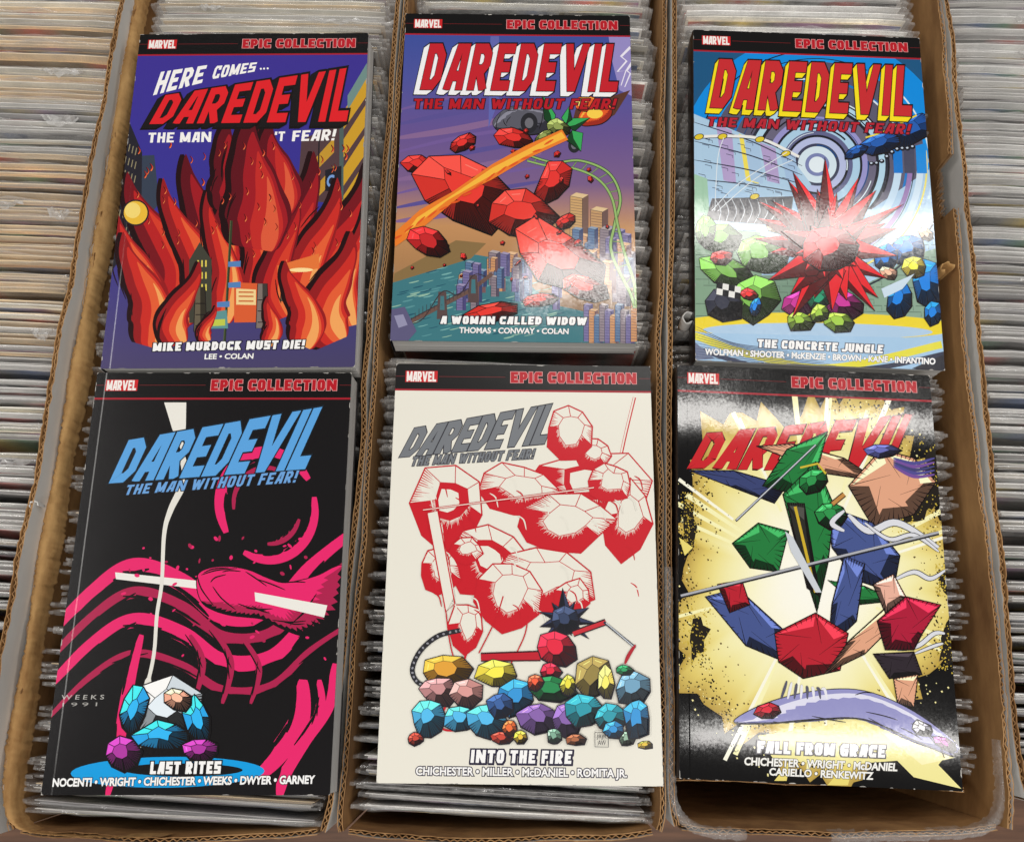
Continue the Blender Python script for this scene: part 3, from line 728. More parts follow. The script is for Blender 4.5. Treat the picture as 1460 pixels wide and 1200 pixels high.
RED, DRED, LRED = (206, 40, 38), (104, 16, 26), (238, 110, 66)
def art_sunset_street():                       # first book of the back row
    C = Cover([(235, 48), (995, 40), (952, 1165), (100, 1160)], 3)
    C.quad((235, 40), (1000, 40), (975, 640), (150, 640), [(64, 50, 150), (62, 48, 146), (56, 52, 146), (58, 54, 150)])
    C.quad((150, 640), (975, 640), (955, 1170), (90, 1170), [(58, 54, 150), (56, 52, 146), (72, 66, 104), (78, 70, 110)])
    # blocks of houses
    C.poly([(195, 330), (240, 440), (236, 700), (90, 900), (130, 560)], (38, 36, 46)); C.poly([(240, 450), (280, 448), (296, 610), (236, 680)], (56, 66, 84))
    for i in range(7):
        for j in range(5):
            x = 178 + j * 11 - i * 2; y = 400 + i * 46 + j * 6
            C.line([(x, y), (x - 5, y + 24)], 3, (150, 140, 110))
    C.poly([(770, 400), (905, 330), (990, 150), (985, 620), (755, 600)], (84, 62, 66))
    for k in range(5):
        y = 250 + k * 95; C.poly([(990, y - 70), (990, y), (900, y + 130), (900, y + 70)], (206, 158, 44)); C.poly([(880, y + 140), (880, y + 190), (772, y + 300), (772, y + 260)], (196, 150, 50))
    C.poly([(990, 140), (990, 190), (925, 300), (925, 250)], (112, 142, 138))
    C.line([(905, 320), (905, 600)], 14, (78, 98, 96)); C.line([(830, 380), (825, 600)], 5, (40, 34, 40))
    C.poly([(850, 500), (905, 485), (905, 570), (850, 570)], (34, 32, 42)); C.text("C", [(858, 520), (880, 516), (878, 552), (856, 556)], (120, 160, 220), .04)
    # a great fire over the street
    H1, H2, H3 = ((120, 20, 30), (186, 34, 36), (216, 62, 42), (238, 122, 66)), ((150, 28, 32), (206, 46, 38), (232, 96, 54), (246, 168, 96)), ((96, 16, 28), (160, 26, 36), (196, 44, 40), (224, 92, 60))
    for (x, y), (tx, ty), w_, H_, bend in (((600, 960), (590, 318), 330, H3, -50), ((470, 960), (400, 440), 250, H3, 46), ((740, 960), (770, 430), 250, H3, -46), ((330, 1000), (215, 500), 250, H1, 60), ((880, 1000), (945, 470), 260, H1, -60),
                      ((620, 960), (660, 400), 220, H1, 50), ((540, 960), (520, 420), 210, H1, -44), ((420, 1000), (330, 520), 200, H2, 50), ((800, 1000), (850, 520), 210, H2, -50), ((600, 980), (590, 470), 190, H2, 40), ((700, 1000), (720, 560), 170, H1, -40), ((490, 1000), (470, 560), 160, H2, 36), ((240, 1030), (168, 620), 170, H2, 40), ((920, 1030), (962, 600), 150, H2, -30)):
        n_ = 5; P = [(x + (tx - x) * q + bend * math.sin(q * 5.2) * (1 - .3 * q), y + (ty - y) * q) for q in np.linspace(0, 1, n_ + 2)]; C.flame(P, w_, H_)
    for a, b, w_ in (((520, 640), (522, 330), 220), ((672, 640), (662, 330), 220), ((596, 760), (592, 300), 300)): C.flame([(a[0] + (b[0] - a[0]) * q + 16 * math.sin(q * 6), a[1] + (b[1] - a[1]) * q) for q in np.linspace(0, 1, 6)], w_, H3)
    for _ in range(60):
        x, y = C.r.uniform(220, 960), C.r.uniform(420, 800); C.flame([(x, y), (x + 6, y - 12), (x - 2, y - 26)], C.r.uniform(4, 10), H2, lw=1)
    C.ell(218, 640, 44, 44, (34, 28, 40)); C.ell(218, 640, 39, 39, (238, 190, 60)); C.ell(208, 632, 26, 26, (248, 220, 120))
    # the street below: signs, lamp posts, lit shop front
    C.poly([(430, 740), (470, 800), (470, 1010), (395, 1010), (395, 800)], (66, 66, 56))
    for i in range(9): C.line([(425 + i % 3 * 13, 800 + i // 3 * 40), (425 + i % 3 * 13, 822 + i // 3 * 40)], 5, (226, 208, 90))
    C.poly([(690, 820), (830, 780), (830, 830), (690, 855)], (232, 120, 58)); C.ell(770, 835, 40, 7, (255, 226, 160))
    C.poly([(545, 875), (640, 880), (640, 1010), (545, 1010)], (222, 96, 52)); C.poly([(552, 896), (618, 900), (618, 952), (552, 950)], (244, 214, 150))
    for y in (908, 922, 938): C.line([(560, y), (610, y + 1)], 5, (206, 110, 60))
    C.line([(536, 668), (512, 1090)], 9, (52, 62, 40)); C.line([(533, 668), (509, 1090)], 2, (96, 106, 70))
    for x, y in ((545, 815), (545, 885), (508, 950)): C.poly([(x - 20, y - 9), (x + 22, y - 12), (x + 22, y + 8), (x - 20, y + 8)], (86, 132, 190))
    C.poly([(465, 975), (520, 968), (525, 1030), (455, 1030)], (96, 150, 150)); C.poly([(470, 1000), (515, 998), (515, 1020), (468, 1022)], (196, 206, 80))
    for x, y, h, c in ((432, 1040, 150, (104, 94, 76)), (640, 1030, 150, (128, 116, 110)), (722, 940, 90, (96, 78, 60))):
        C.poly([(x - 22, y), (x - 16, y - h), (x + 16, y - h), (x + 22, y)], c); C.poly([(x, y), (x, y - h), (x + 16, y - h), (x + 22, y)], tuple(v * .5 for v in c)); C.line([(x - 22, y), (x - 16, y - h), (x + 16, y - h), (x + 22, y)], 2.5, (26, 20, 22), closed=True)
        for q in range(3): C.line([(x - 16, y - 20 - q * h / 4), (x + 16, y - 20 - q * h / 4)], 3, (26, 20, 22))
    for (x, y), (tx, ty), w_, H_, bend in (((250, 1085), (190, 700), 210, H2, 40), ((350, 1085), (400, 800), 150, H2, -34), ((870, 1085), (900, 700), 230, H2, -44), ((760, 1085), (730, 800), 170, H2, 36), ((650, 1080), (665, 920), 90, H2, 20), ((450, 1075), (470, 950), 70, H2, -16)):
        P = [(x + (tx - x) * q + bend * math.sin(q * 5.2) * (1 - .3 * q), y + (ty - y) * q) for q in np.linspace(0, 1, 6)]; C.flame(P, w_, H_)
    # lettering
    C.logo("HERE", [(303, 172), (456, 149), (438, 208), (276, 250)], (250, 248, 246), t=.2, ol=.0, oc=(250, 248, 246), gap=.12)
    C.logo("COMES", [(484, 152), (622, 139), (613, 170), (470, 196)], (250, 248, 246), t=.2, ol=.0, oc=(250, 248, 246), gap=.12)
    for x in (634, 645, 657): C.ell(x, 161 - (x - 634) * .06, 3.4, 3.4, (250, 248, 246), n=10)
    C.logo("DAREDEVIL", [(318, 250), (957, 153), (922, 337), (264, 346)], (226, 34, 42), t=.2, ol=.02, ext=(-24, 14), ec=(26, 22, 24), gap=.1)
    C.logo("THE MAN", [(262, 374), (470, 371), (468, 405), (258, 407)], (250, 248, 246), t=.2, ol=.0, oc=(250, 248, 246), gap=.12)
    C.logo("'T", [(682, 371), (716, 370), (713, 402), (678, 403)], (250, 248, 246), t=.2, ol=.0, oc=(250, 248, 246), gap=.12); C.logo("FEAR!", [(742, 368), (889, 362), (880, 400), (738, 403)], (250, 248, 246), t=.2, ol=.0, oc=(250, 248, 246), gap=.12)
    C.logo("MIKE MURDOCK MUST DIE!", [(276, 1076), (785, 1071), (780, 1101), (273, 1104)], (250, 250, 250), t=.25, ol=.09, oc=(30, 26, 34), gap=.12)
    C.text("LEE • COLAN", [(448, 1115), (610, 1115), (608, 1132), (446, 1132)], (246, 246, 246), .03, .03, (40, 36, 44))
    C.header(); return C

def art_city_beam():                           # second book of the back row
    C = Cover([(110, 38), (848, 57), (875, 1125), (62, 1122)], 5)
    for (y0, a0), (y1, a1) in zip([(40, (52, 78, 158)), (250, (78, 84, 160)), (430, (104, 84, 148)), (600, (124, 96, 140)), (740, (196, 144, 96)), (860, (176, 130, 86))], [(250, (78, 84, 160)), (430, (104, 84, 148)), (600, (124, 96, 140)), (740, (196, 144, 96)), (860, (176, 130, 86)), (1130, (120, 110, 96))]):
        C.quad((50, y0), (890, y0 + 10), (890, y1 + 10), (50, y1), [a0, a0, a1, a1])
    for k in range(9):
        y = 300 + k * 46; C.brush([(80, y + 60), (300, y + 10 + 9 * (k % 3)), (560, y - 26)], 12 + 5 * (k % 3), [(116, 92, 156), (92, 82, 150), (136, 104, 150)][k % 3])
    C.poly([(770, 60), (850, 60), (856, 320), (815, 300), (790, 200)], (150, 140, 200)); C.poly([(392, 118), (420, 118), (420, 330), (386, 420)], (98, 104, 178))
    for P in ([(850, 160), (820, 190), (838, 205), (808, 240), (836, 236), (820, 285)], [(856, 210), (838, 236), (850, 246), (832, 290)]): C.line(P, 9, (236, 232, 246), w1=3)
    # sea, far shore and town
    C.poly([(70, 930), (300, 830), (420, 850), (600, 1000), (880, 1060), (880, 1130), (50, 1130)], (64, 122, 132))
    C.poly([(75, 900), (280, 790), (380, 800), (330, 850), (72, 930)], (138, 112, 72))
    for _ in range(150):
        x, y = C.r.uniform(70, 620), C.r.uniform(880, 1110)
        if y > 930 - (x - 70) * .3: C.brush([(x - 16, y + 3), (x, y), (x + 18, y - 5)], C.r.uniform(2, 5), [(122, 178, 176), (36, 84, 104), (92, 150, 156), (150, 190, 170)][C.r.integers(4)], 3)
    def tower(x, y, wd, h, f, sd, top):
        C.poly([(x, y), (x + wd, y + wd * .2), (x + wd, y + h), (x, y + h)], f); C.poly([(x + wd, y + wd * .2), (x + wd * 1.5, y - wd * .1), (x + wd * 1.5, y + h), (x + wd, y + h)], sd)
        C.poly([(x, y), (x + wd * .5, y - wd * .28), (x + wd * 1.5, y - wd * .1), (x + wd, y + wd * .2)], top)
        for i in range(1, int(h / 9)): C.line([(x + 2, y + i * 9 + 2), (x + wd - 1, y + i * 9 + wd * .18)], 1.6, sd)
        for P in ([(x, y), (x, y + h)], [(x + wd, y + wd * .2), (x + wd, y + h)], [(x, y), (x + wd, y + wd * .2)]): C.line(P, 1.4, (36, 34, 52))
    PA = [((120, 112, 160), (78, 74, 124), (160, 150, 186)), ((206, 150, 104), (120, 88, 92), (226, 184, 140)), ((92, 122, 160), (60, 72, 112), (140, 160, 184)), ((142, 128, 138), (84, 76, 96), (178, 166, 168))]
    for i in range(46):
        x = 275 + C.r.uniform(0, 250); y = 830 + abs(x - 400) * .28 + (i % 4) * 26 + C.r.uniform(-10, 10); tower(x, y, C.r.uniform(15, 26), C.r.uniform(40, 86), *PA[C.r.integers(4)])
    tower(655, 645, 40, 300, (206, 166, 112), (120, 92, 82), (226, 196, 150)); tower(722, 690, 38, 270, (196, 154, 108), (110, 84, 80), (226, 196, 150))
    for i in range(40):
        x = 590 + C.r.uniform(0, 260); y = 760 + (i % 5) * 34 + C.r.uniform(-14, 14); tower(x, y, C.r.uniform(16, 30), C.r.uniform(50, 110), *PA[C.r.integers(4)])
    for i in range(10): tower(700 + i * 17, 1000 + (i % 3) * 18, 20, 120, *PA[i % 4])
    # bridge
    C.line([(100, 1075), (330, 955), (400, 900)], 13, (110, 84, 76)); C.line([(110, 1062), (330, 945)], 3, (60, 50, 56))
    for x, y in ((235, 960), (338, 905)):
        C.poly([(x - 13, y), (x + 13, y), (x + 18, y + 90), (x - 18, y + 90)], (92, 74, 74)); C.poly([(x - 6, y + 14), (x + 6, y + 14), (x + 8, y + 60), (x - 8, y + 60)], (70, 120, 130))
    C.curve([(110, 1070), (170, 1050), (235, 960), (290, 970), (338, 905), (380, 910)], 3, (60, 48, 52))
    for i in range(20): t = i / 19; C.line([(120 + t * 240, 1062 - t * 118), (120 + t * 240, 1062 - t * 118 - 30 * abs(math.sin(t * 7)))], 1.5, (66, 54, 58))
    C.poly([(62, 1020), (110, 1010), (150, 1090), (120, 1125), (55, 1125)], (96, 92, 128)); C.poly([(75, 1040), (105, 1035), (120, 1070), (90, 1080)], (150, 148, 180))
    # grey machine, fire ball, green sail
    C.form([(400, 400), (460, 350), (560, 360), (600, 400), (560, 440), (440, 440)], (92, 92, 104), (50, 50, 60), (140, 140, 156), w=3, hatch=8)
    for x, y, r_ in ((520, 405, 28), (668, 480, 20)): C.ell(x, y, r_, r_ * 1.2, (40, 40, 46)); C.ell(x, y, r_ * .5, r_ * .6, (110, 110, 118))
    C.poly([(850, 300), (800, 380), (740, 416), (660, 410), (680, 330), (760, 330)], (92, 56, 44)); C.cloud([(740, 380, 60, 36, -20), (710, 345, 44, 26, 10)], (232, 92, 40), (160, 44, 30), (250, 180, 70), w=2.5)
    C.ell(735, 376, 26, 16, (252, 210, 80)); C.ell(690, 338, 18, 14, (250, 226, 120))
    G = (44, 132, 70)
    for b, t, w_ in (((600, 420), (560, 306), 40), ((640, 420), (720, 390), 44), ((660, 430), (690, 500), 60), ((590, 430), (540, 490), 40), ((640, 410), (652, 350), 36)): C.shard(b, t, w_, G, lw=2.4)
    C.heap([(615, 420, 40, 26, 20), (566, 450, 34, 16, -30)], (126, 140, 74), w=2.4)
    # green lattice track
    A = catmull([(520, 512), (600, 535), (690, 530), (780, 570), (818, 650), (800, 740), (790, 830), (850, 960), (866, 1010)], 8, False); B_ = catmull([(515, 530), (590, 548), (670, 556), (745, 590), (790, 650), (810, 740), (832, 830), (864, 930), (872, 1010)], 8, False)
    for i in range(0, len(A), 3): C.line([A[i], B_[i]], 4, (40, 70, 44)); C.line([A[i], B_[i]], 2.4, (138, 170, 100))
    for Q in (A, B_): C.line(Q, 9 if Q is A else 7, (40, 70, 44), w1=13); C.line(Q, 5, (150, 186, 108), w1=9)
    # red tumbling rocks, broken by the beam
    rr_ = (196, 42, 38)
    C.heap([(470, 455, 66, 34, 14), (150, 540, 52, 34, 8), (600, 600, 52, 76, 30), (640, 730, 34, 22, -30), (300, 470, 46, 26, -24)], rr_, w=3.5)
    C.heap([(310, 625, 190, 120, 24), (500, 705, 110, 86, 20), (610, 850, 170, 92, 34), (700, 945, 84, 44, 20), (400, 1025, 90, 32, -12), (560, 985, 66, 24, -6)], (200, 48, 40), w=4)
    for _ in range(30): x, y = C.r.uniform(100, 820), C.r.uniform(430, 960); C.crystal(x, y, C.r.uniform(5, 16), C.r.uniform(4, 12), C.r.uniform(0, 180), rr_, w=1.8, k=5, hatch=False)
    P = [(628, 428), (648, 462), (520, 520), (400, 590), (300, 640), (180, 740), (78, 812), (70, 770), (160, 690), (270, 630), (400, 540), (510, 480)]
    C.poly(P, (238, 128, 44)); C.poly([(626, 436), (640, 455), (510, 514), (400, 575), (250, 660), (110, 770), (150, 716), (270, 640), (400, 552)], (250, 188, 66))
    for k in range(14): t = k / 13; C.brush([(600 - 500 * t, 460 + 310 * t + 10 * math.sin(k)), (570 - 500 * t, 478 + 310 * t)], 7, (226, 90, 36), 3)
    C.heap([(190, 800, 70, 46, 20)], (170, 32, 34), w=3.5)
    # lettering
    C.logo("DAREDEVIL", [(192, 140), (828, 150), (806, 306), (158, 292)], (198, 34, 46), t=.21, ol=.016, ext=(-20, 14), ec=(246, 246, 248), gap=.14, ink2=.016)
    C.logo("THE MAN WITHOUT FEAR!", [(140, 322), (808, 328), (798, 362), (136, 355)], (186, 28, 40), t=.2, ol=.07, oc=(50, 18, 30), gap=.16)
    C.logo("A WOMAN CALLED WIDOW", [(231, 1040), (712, 1041), (709, 1067), (229, 1066)], (250, 250, 250), t=.25, ol=.09, oc=(50, 46, 60), gap=.12)
    C.text("THOMAS • CONWAY • COLAN", [(293, 1077), (651, 1079), (650, 1096), (292, 1095)], (246, 246, 246), .035, .03, (60, 56, 70))
    C.header(); return C

def art_rings():                               # third book of the back row
    C = Cover([(110, 55), (860, 75), (940, 1165), (115, 1140)], 8)
    C.poly([(100, 40), (880, 60), (960, 1180), (100, 1160)], (28, 86, 130))
    cx, cy = 520, 495
    rr = [(470, (30, 86, 130)), (455, (10, 140, 226)), (372, (14, 150, 236)), (360, (88, 86, 108)), (300, (20, 120, 200)), (292, (92, 90, 112)), (236, (40, 44, 60)), (226, (178, 214, 236)), (206, (30, 30, 42)), (196, (104, 100, 124)), (168, (150, 148, 206)), (150, (30, 30, 40)), (142, (170, 206, 232)), (118, (96, 100, 140)), (104, (24, 26, 36)), (96, (180, 190, 228)), (74, (60, 64, 90)), (64, (210, 228, 240)), (40, (120, 130, 180)), (28, (226, 238, 246))]
    for r_, c in rr: C.ell(cx, cy, r_, r_ * .94, c, n=72)
    for _ in range(26):
        r_ = C.r.uniform(60, 440); a = C.r.uniform(150, 380); C.ring(cx, cy, r_, r_ + C.r.uniform(2, 6), [(24, 24, 34), (220, 236, 246), (20, 70, 130)][C.r.integers(3)], a, a + C.r.uniform(20, 70), 20, .94)
    # pale lower half with curving walls
    C.poly([(105, 330), (420, 455), (500, 560), (440, 640), (100, 600)], (172, 204, 230)); C.poly([(105, 560), (440, 620), (700, 640), (900, 500), (945, 1170), (100, 1160)], (168, 202, 232))
    for x0, c in ((185, (178, 160, 206)), (260, (240, 222, 90)), (275, (166, 196, 226)), (330, (176, 158, 204)), (395, (160, 190, 224))): C.poly([(x0, 366 + (x0 - 185) * .4), (x0 + 52, 386 + (x0 - 185) * .4), (x0 + 66, 560), (x0 + 24, 550)], c)
    for k in range(4): C.brush([(112, 360 + k * 62), (300, 420 + k * 48), (470, 500 + k * 30)], 4, (46, 50, 70))
    for _ in range(46):
        x, y = C.r.uniform(120, 440), C.r.uniform(400, 590); C.line([(x, y), (x + 22, y + 5), (x + 22, y + 13)], 2, (60, 64, 90))
    C.poly([(112, 530), (155, 545), (165, 700), (112, 700)], (158, 200, 172)); C.poly([(170, 610), (440, 600), (430, 700), (150, 680)], (92, 92, 98))
    for k in range(9): C.brush([(180 + k * 28, 610), (200 + k * 26, 650), (190 + k * 24, 690)], 3, (200, 206, 214))
    C.poly([(112, 700), (330, 720), (340, 1010), (112, 1010)], (132, 164, 138)); C.poly([(640, 850), (930, 760), (936, 1010), (640, 1010)], (140, 170, 150)); C.poly([(330, 860), (660, 850), (660, 1020), (330, 1020)], (120, 150, 130))
    for i in range(15):
        for j in range(16):
            x = 116 + j * 52 + (i % 2) * 26; y = 715 + i * 20
            if C.r.random() < .7: C.line([(x, y), (x + 44, y), (x + 44, y + 15)], 1.8, (74, 94, 84))
    # broad pale arcs to the right
    for r0, r1, c in ((300, 316, (150, 120, 180)), (330, 352, (206, 228, 246)), (360, 366, (240, 226, 110)), (380, 420, (180, 212, 238)), (256, 280, (196, 222, 244)), (424, 430, (40, 44, 60)), (318, 321, (40, 44, 60))): C.ring(cx, cy, r0, r1, c, -8, 74, 40)
    for k, (x0, x1) in enumerate(((770, 800), (806, 840), (846, 880))): C.poly([(x0, 430), (x1, 420), (x1 + 4, 520), (x0 + 4, 520)], [(14, 120, 210), (70, 72, 96), (20, 140, 226)][k])
    # floor
    C.ell(520, 1024, 470, 44, (240, 216, 48)); C.ell(520, 1040, 380, 26, (176, 206, 234)); C.poly([(112, 1050), (940, 1060), (945, 1175), (100, 1165)], (166, 202, 234))
    C.curve([(112, 1060), (300, 1120), (560, 1160), (930, 1080)], 24, (232, 224, 70), n=14); C.curve([(112, 1100), (380, 1170), (700, 1160), (940, 1110)], 16, (60, 64, 84), n=14)
    C.poly([(830, 1160), (942, 1110), (945, 1175)], (52, 52, 60)); C.poly([(112, 1080), (180, 1135), (112, 1140)], (110, 120, 150))
    for k in range(12): C.brush([(118, 1030 + k * 9), (240 + k * 12, 1082 + k * 6), (400 + k * 20, 1100 + k * 6)], 2.4, (70, 80, 110))
    # dark blue crags with beads
    C.heap([(820, 385, 90, 50, -20), (730, 425, 76, 34, -16), (650, 452, 44, 18, -24)], (26, 76, 150), w=3)
    for i in range(9): C.ell(700 + i * 17, 490 - i * 8 + 8 * math.sin(i), 9, 7, (24, 24, 34)); C.ell(699 + i * 17, 488 - i * 8 + 8 * math.sin(i), 4, 3, (200, 214, 232))
    C.curve([(680, 405), (740, 385), (850, 330)], 5, (240, 220, 70))
    # cable with yellow floats
    C.curve([(118, 408), (230, 404), (340, 414), (460, 470)], 9, (236, 236, 232)); C.curve([(118, 414), (230, 410), (340, 421), (455, 478)], 2, (40, 40, 46))
    for x, y in ((128, 408), (206, 406), (330, 414), (416, 460), (312, 602)): C.ell(x, y, 17, 10, (40, 38, 30), -15); C.ell(x, y, 14, 8, (226, 200, 50), -15)
    for P in ([(170, 650), (260, 560), (420, 455)], [(190, 650), (320, 540), (440, 480)], [(180, 650), (190, 480), (210, 410)]): C.curve(P, 2.5, (226, 234, 240))
    # heaps of stones: green and chequered left, magenta and lime in the middle, blue and yellow right
    G = (106, 160, 68)
    C.heap([(200, 740, 76, 52, 10), (330, 790, 90, 62, 20), (220, 850, 96, 46, 24), (310, 940, 84, 80, -10), (150, 720, 34, 52, 0)], G, w=3)
    C.heap([(200, 805, 42, 28, 0)], (196, 52, 50), w=2.6); C.heap([(205, 960, 70, 60, 10)], (44, 46, 60), w=3)
    for i in range(4):
        for j in range(2): C.poly([(186 + i * 20, 884 + j * 20 + i * 4), (206 + i * 20, 888 + j * 20 + i * 4), (204 + i * 20, 908 + j * 20 + i * 4), (184 + i * 20, 904 + j * 20 + i * 4)], (236, 236, 232) if (i + j) % 2 else (30, 30, 34))
    C.heap([(292, 925, 34, 20, 10)], (214, 48, 50), w=2.4); C.heap([(312, 965, 20, 32, 10)], (30, 120, 206), w=2.4); C.heap([(400, 700, 60, 24, 0)], (226, 196, 160), w=2.6)
    C.heap([(460, 950, 76, 46, -20), (600, 950, 80, 46, 16)], (176, 46, 134), w=3); C.heap([(522, 935, 46, 36, 0)], (30, 132, 96), w=2.8); C.heap([(460, 1010, 44, 34, 0), (585, 1010, 54, 32, 10), (525, 985, 34, 30, 0)], (140, 178, 60), w=2.8)
    C.heap([(820, 770, 62, 56, 0), (880, 880, 48, 90, -10), (790, 930, 44, 62, 10), (900, 980, 34, 44, 0), (745, 800, 40, 44, 0)], (22, 112, 198), w=3)
    C.heap([(840, 830, 40, 40, 20)], (238, 212, 56), w=2.6); C.heap([(755, 850, 32, 22, 20), (880, 720, 28, 18, 40)], (226, 170, 142), w=2.4)
    C.poly([(730, 900), (840, 850), (800, 900), (740, 930)], (206, 226, 242)); C.brush([(835, 700), (870, 684), (910, 686)], 8, (206, 226, 242))
    # a burst of red crystal in the middle
    r1 = (196, 36, 42)
    C.burst(560, 760, 170, 300, 17, 74, r1, 170, 375); C.burst(560, 790, 150, 250, 9, 80, (180, 30, 38), 20, 170); C.burst(560, 770, 90, 170, 11, 76, (206, 46, 50)); C.heap([(560, 770, 92, 76, 10)], r1, w=3.4)
    # lettering
    C.logo("DAREDEVIL", [(196, 152), (842, 168), (832, 334), (164, 312)], (200, 44, 50), t=.21, ol=.016, ext=(-13, 16), ec=(250, 226, 30), gap=.14, ink2=.016)
    C.logo("THE MAN WITHOUT FEAR!", [(160, 342), (833, 360), (824, 393), (154, 372)], (186, 36, 52), t=.2, ol=.07, oc=(60, 16, 28), gap=.16)
    C.logo("THE CONCRETE JUNGLE", [(322, 1069), (737, 1084), (734, 1112), (320, 1096)], (250, 250, 250), t=.25, ol=.09, oc=(70, 76, 96), gap=.12)
    C.text("WOLFMAN • SHOOTER • McKENZIE • BROWN • KANE • INFANTINO", [(148, 1102), (908, 1126), (907, 1145), (147, 1121)], (248, 248, 248), .04, .04, (80, 86, 104))
    C.header(); return C

def art_pink_night():                          # first book of the front row
    C = Cover([(190, 38), (822, 38), (765, 1085), (50, 1088)], 13)
    C.poly([(180, 30), (830, 30), (770, 1095), (40, 1095)], (19, 17, 19))
    PK, DP = (236, 40, 112), (176, 34, 80); BK = (19, 17, 19)
    def sweep(P, w, c=PK):
        w = w * 1.35
        C.brush(P, w, c, 10)
        Q = catmull(P, 10, False)                          # dry brush nicks
        for i in range(4, len(Q) - 4, 3):
            if C.r.random() < .6: d = Q[i + 1] - Q[i - 1]; nrm = np.array([-d[1], d[0]]) / max(np.linalg.norm(d), 1e-6); p = Q[i] + nrm * w * .38; C.brush([p - d * 2 + nrm * 3, p, p + d * 2], w * .22, BK, 3)
    # abstract night: a broken moon ring, wave crests and reeds in pink brush
    for a0, a1, r_, w_, c in ((150, 330, 118, 26, PK), (-10, 120, 118, 22, PK), (175, 300, 84, 12, DP), (20, 90, 84, 12, DP)):
        a = np.deg2rad(np.linspace(a0, a1, 9)); sweep(np.c_[612 + r_ * np.cos(a), 370 + r_ * 1.12 * np.sin(a)], w_, c)
    for k, (dy, w_) in enumerate(((0, 30), (62, 20), (128, 26), (206, 12))):
        sweep([(60, 700 + dy), (170, 590 + dy), (280, 520 + dy * 1.05), (400, 560 + dy), (500, 640 + dy * .9), (620, 630 + dy * .9), (720, 520 + dy), (840, 420 + dy * 1.1)], w_ + 4, PK if k % 2 == 0 else DP)
    for P, w_ in (([(300, 690), (276, 780), (258, 870), (240, 980), (215, 1090)], 22), ([(780, 760), (762, 860), (700, 950), (655, 1030), (640, 1090)], 28), ([(700, 800), (690, 900), (640, 980), (590, 1040)], 40), ([(740, 800), (740, 880), (690, 960)], 18)): sweep(P, w_)
    for P, w_ in (([(420, 690), (450, 760), (430, 850)], 14), ([(480, 680), (520, 760), (500, 860)], 14), ([(545, 690), (590, 770), (570, 860)], 12)): sweep(P, w_, DP)
    # a white bar
    C.poly([(234, 535), (236, 552), (460, 578), (462, 558)], (240, 238, 232)); C.poly([(580, 584), (582, 606), (752, 646), (760, 616)], (240, 238, 232)); C.ell(756, 631, 6, 15, (250, 250, 246), 12)
    for _ in range(60): C.ell(C.r.uniform(240, 780), C.r.uniform(440, 760), C.r.uniform(2, 8), C.r.uniform(2, 5), PK if C.r.random() < .6 else DP, C.r.uniform(0, 180), 12)
    C.form(catmull([(440, 540), (500, 520), (570, 530), (650, 560), (740, 540), (800, 520), (790, 640), (700, 690), (600, 650), (520, 640), (450, 610)], 2), PK, DP, None, ink=BK, w=4, black=.16, hatch=18)
    C.poly([(580, 584), (582, 606), (752, 646), (760, 616)], (240, 238, 232))
    # white falling thread
    C.poly([(356, 112), (411, 112), (410, 170), (404, 245), (376, 178)], (238, 236, 228))
    Q = catmull([(397, 236), (408, 300), (372, 380), (356, 440), (350, 560), (338, 640), (330, 740), (310, 830), (292, 900), (290, 980), (284, 1048)], 10, False); C.line(Q, [16 if i > 66 else 9 + 9 * math.exp(-((i - 10) / 14) ** 2) for i in range(len(Q))], (232, 230, 222))
    # blue pool with stones
    C.ell(364, 1030, 240, 38, (16, 160, 232), -1); C.ell(400, 1024, 150, 16, BK)
    C.heap([(360, 880, 104, 92, 0)], (196, 206, 214), ink=BK, w=4, lo=.2); C.heap([(350, 940, 70, 36, 0), (280, 880, 34, 62, 14), (440, 900, 32, 62, -14)], (40, 158, 224), ink=BK, w=4); C.heap([(392, 850, 36, 26, 20)], (230, 166, 140), ink=BK, w=3.4)
    C.heap([(252, 985, 44, 42, 0), (446, 978, 46, 30, 0)], (150, 46, 140), ink=BK, w=3.6)
    # lettering
    C.logo("DAREDEVIL", [(268, 206), (778, 118), (706, 278), (218, 314)], (92, 166, 230), t=.215, ol=.03, oc=(24, 34, 44), gap=.045)
    C.logo("THE MAN WITHOUT FEAR!", [(266, 318), (692, 281), (681, 311), (256, 343)], (110, 166, 226), t=.2, ol=.07, oc=(30, 32, 44), gap=.16)
    C.text("W E E K S", [(102, 840), (208, 839), (206, 850), (100, 851)], (190, 188, 184), .0); C.text("1 9 9 1", [(104, 859), (190, 858), (189, 867), (103, 868)], (170, 168, 164), .0)
    C.logo("LAST RITES", [(323, 1004), (498, 1002), (495, 1033), (320, 1035)], (250, 250, 250), t=.25, ol=.09, oc=(27, 25, 27), gap=.12)
    C.text("NOCENTI • WRIGHT • CHICHESTER • WEEKS • DWYER • GARNEY", [(82, 1047), (728, 1037), (726, 1056), (80, 1066)], (248, 248, 248), .04, .045, (27, 25, 27))
    C.header(); return C

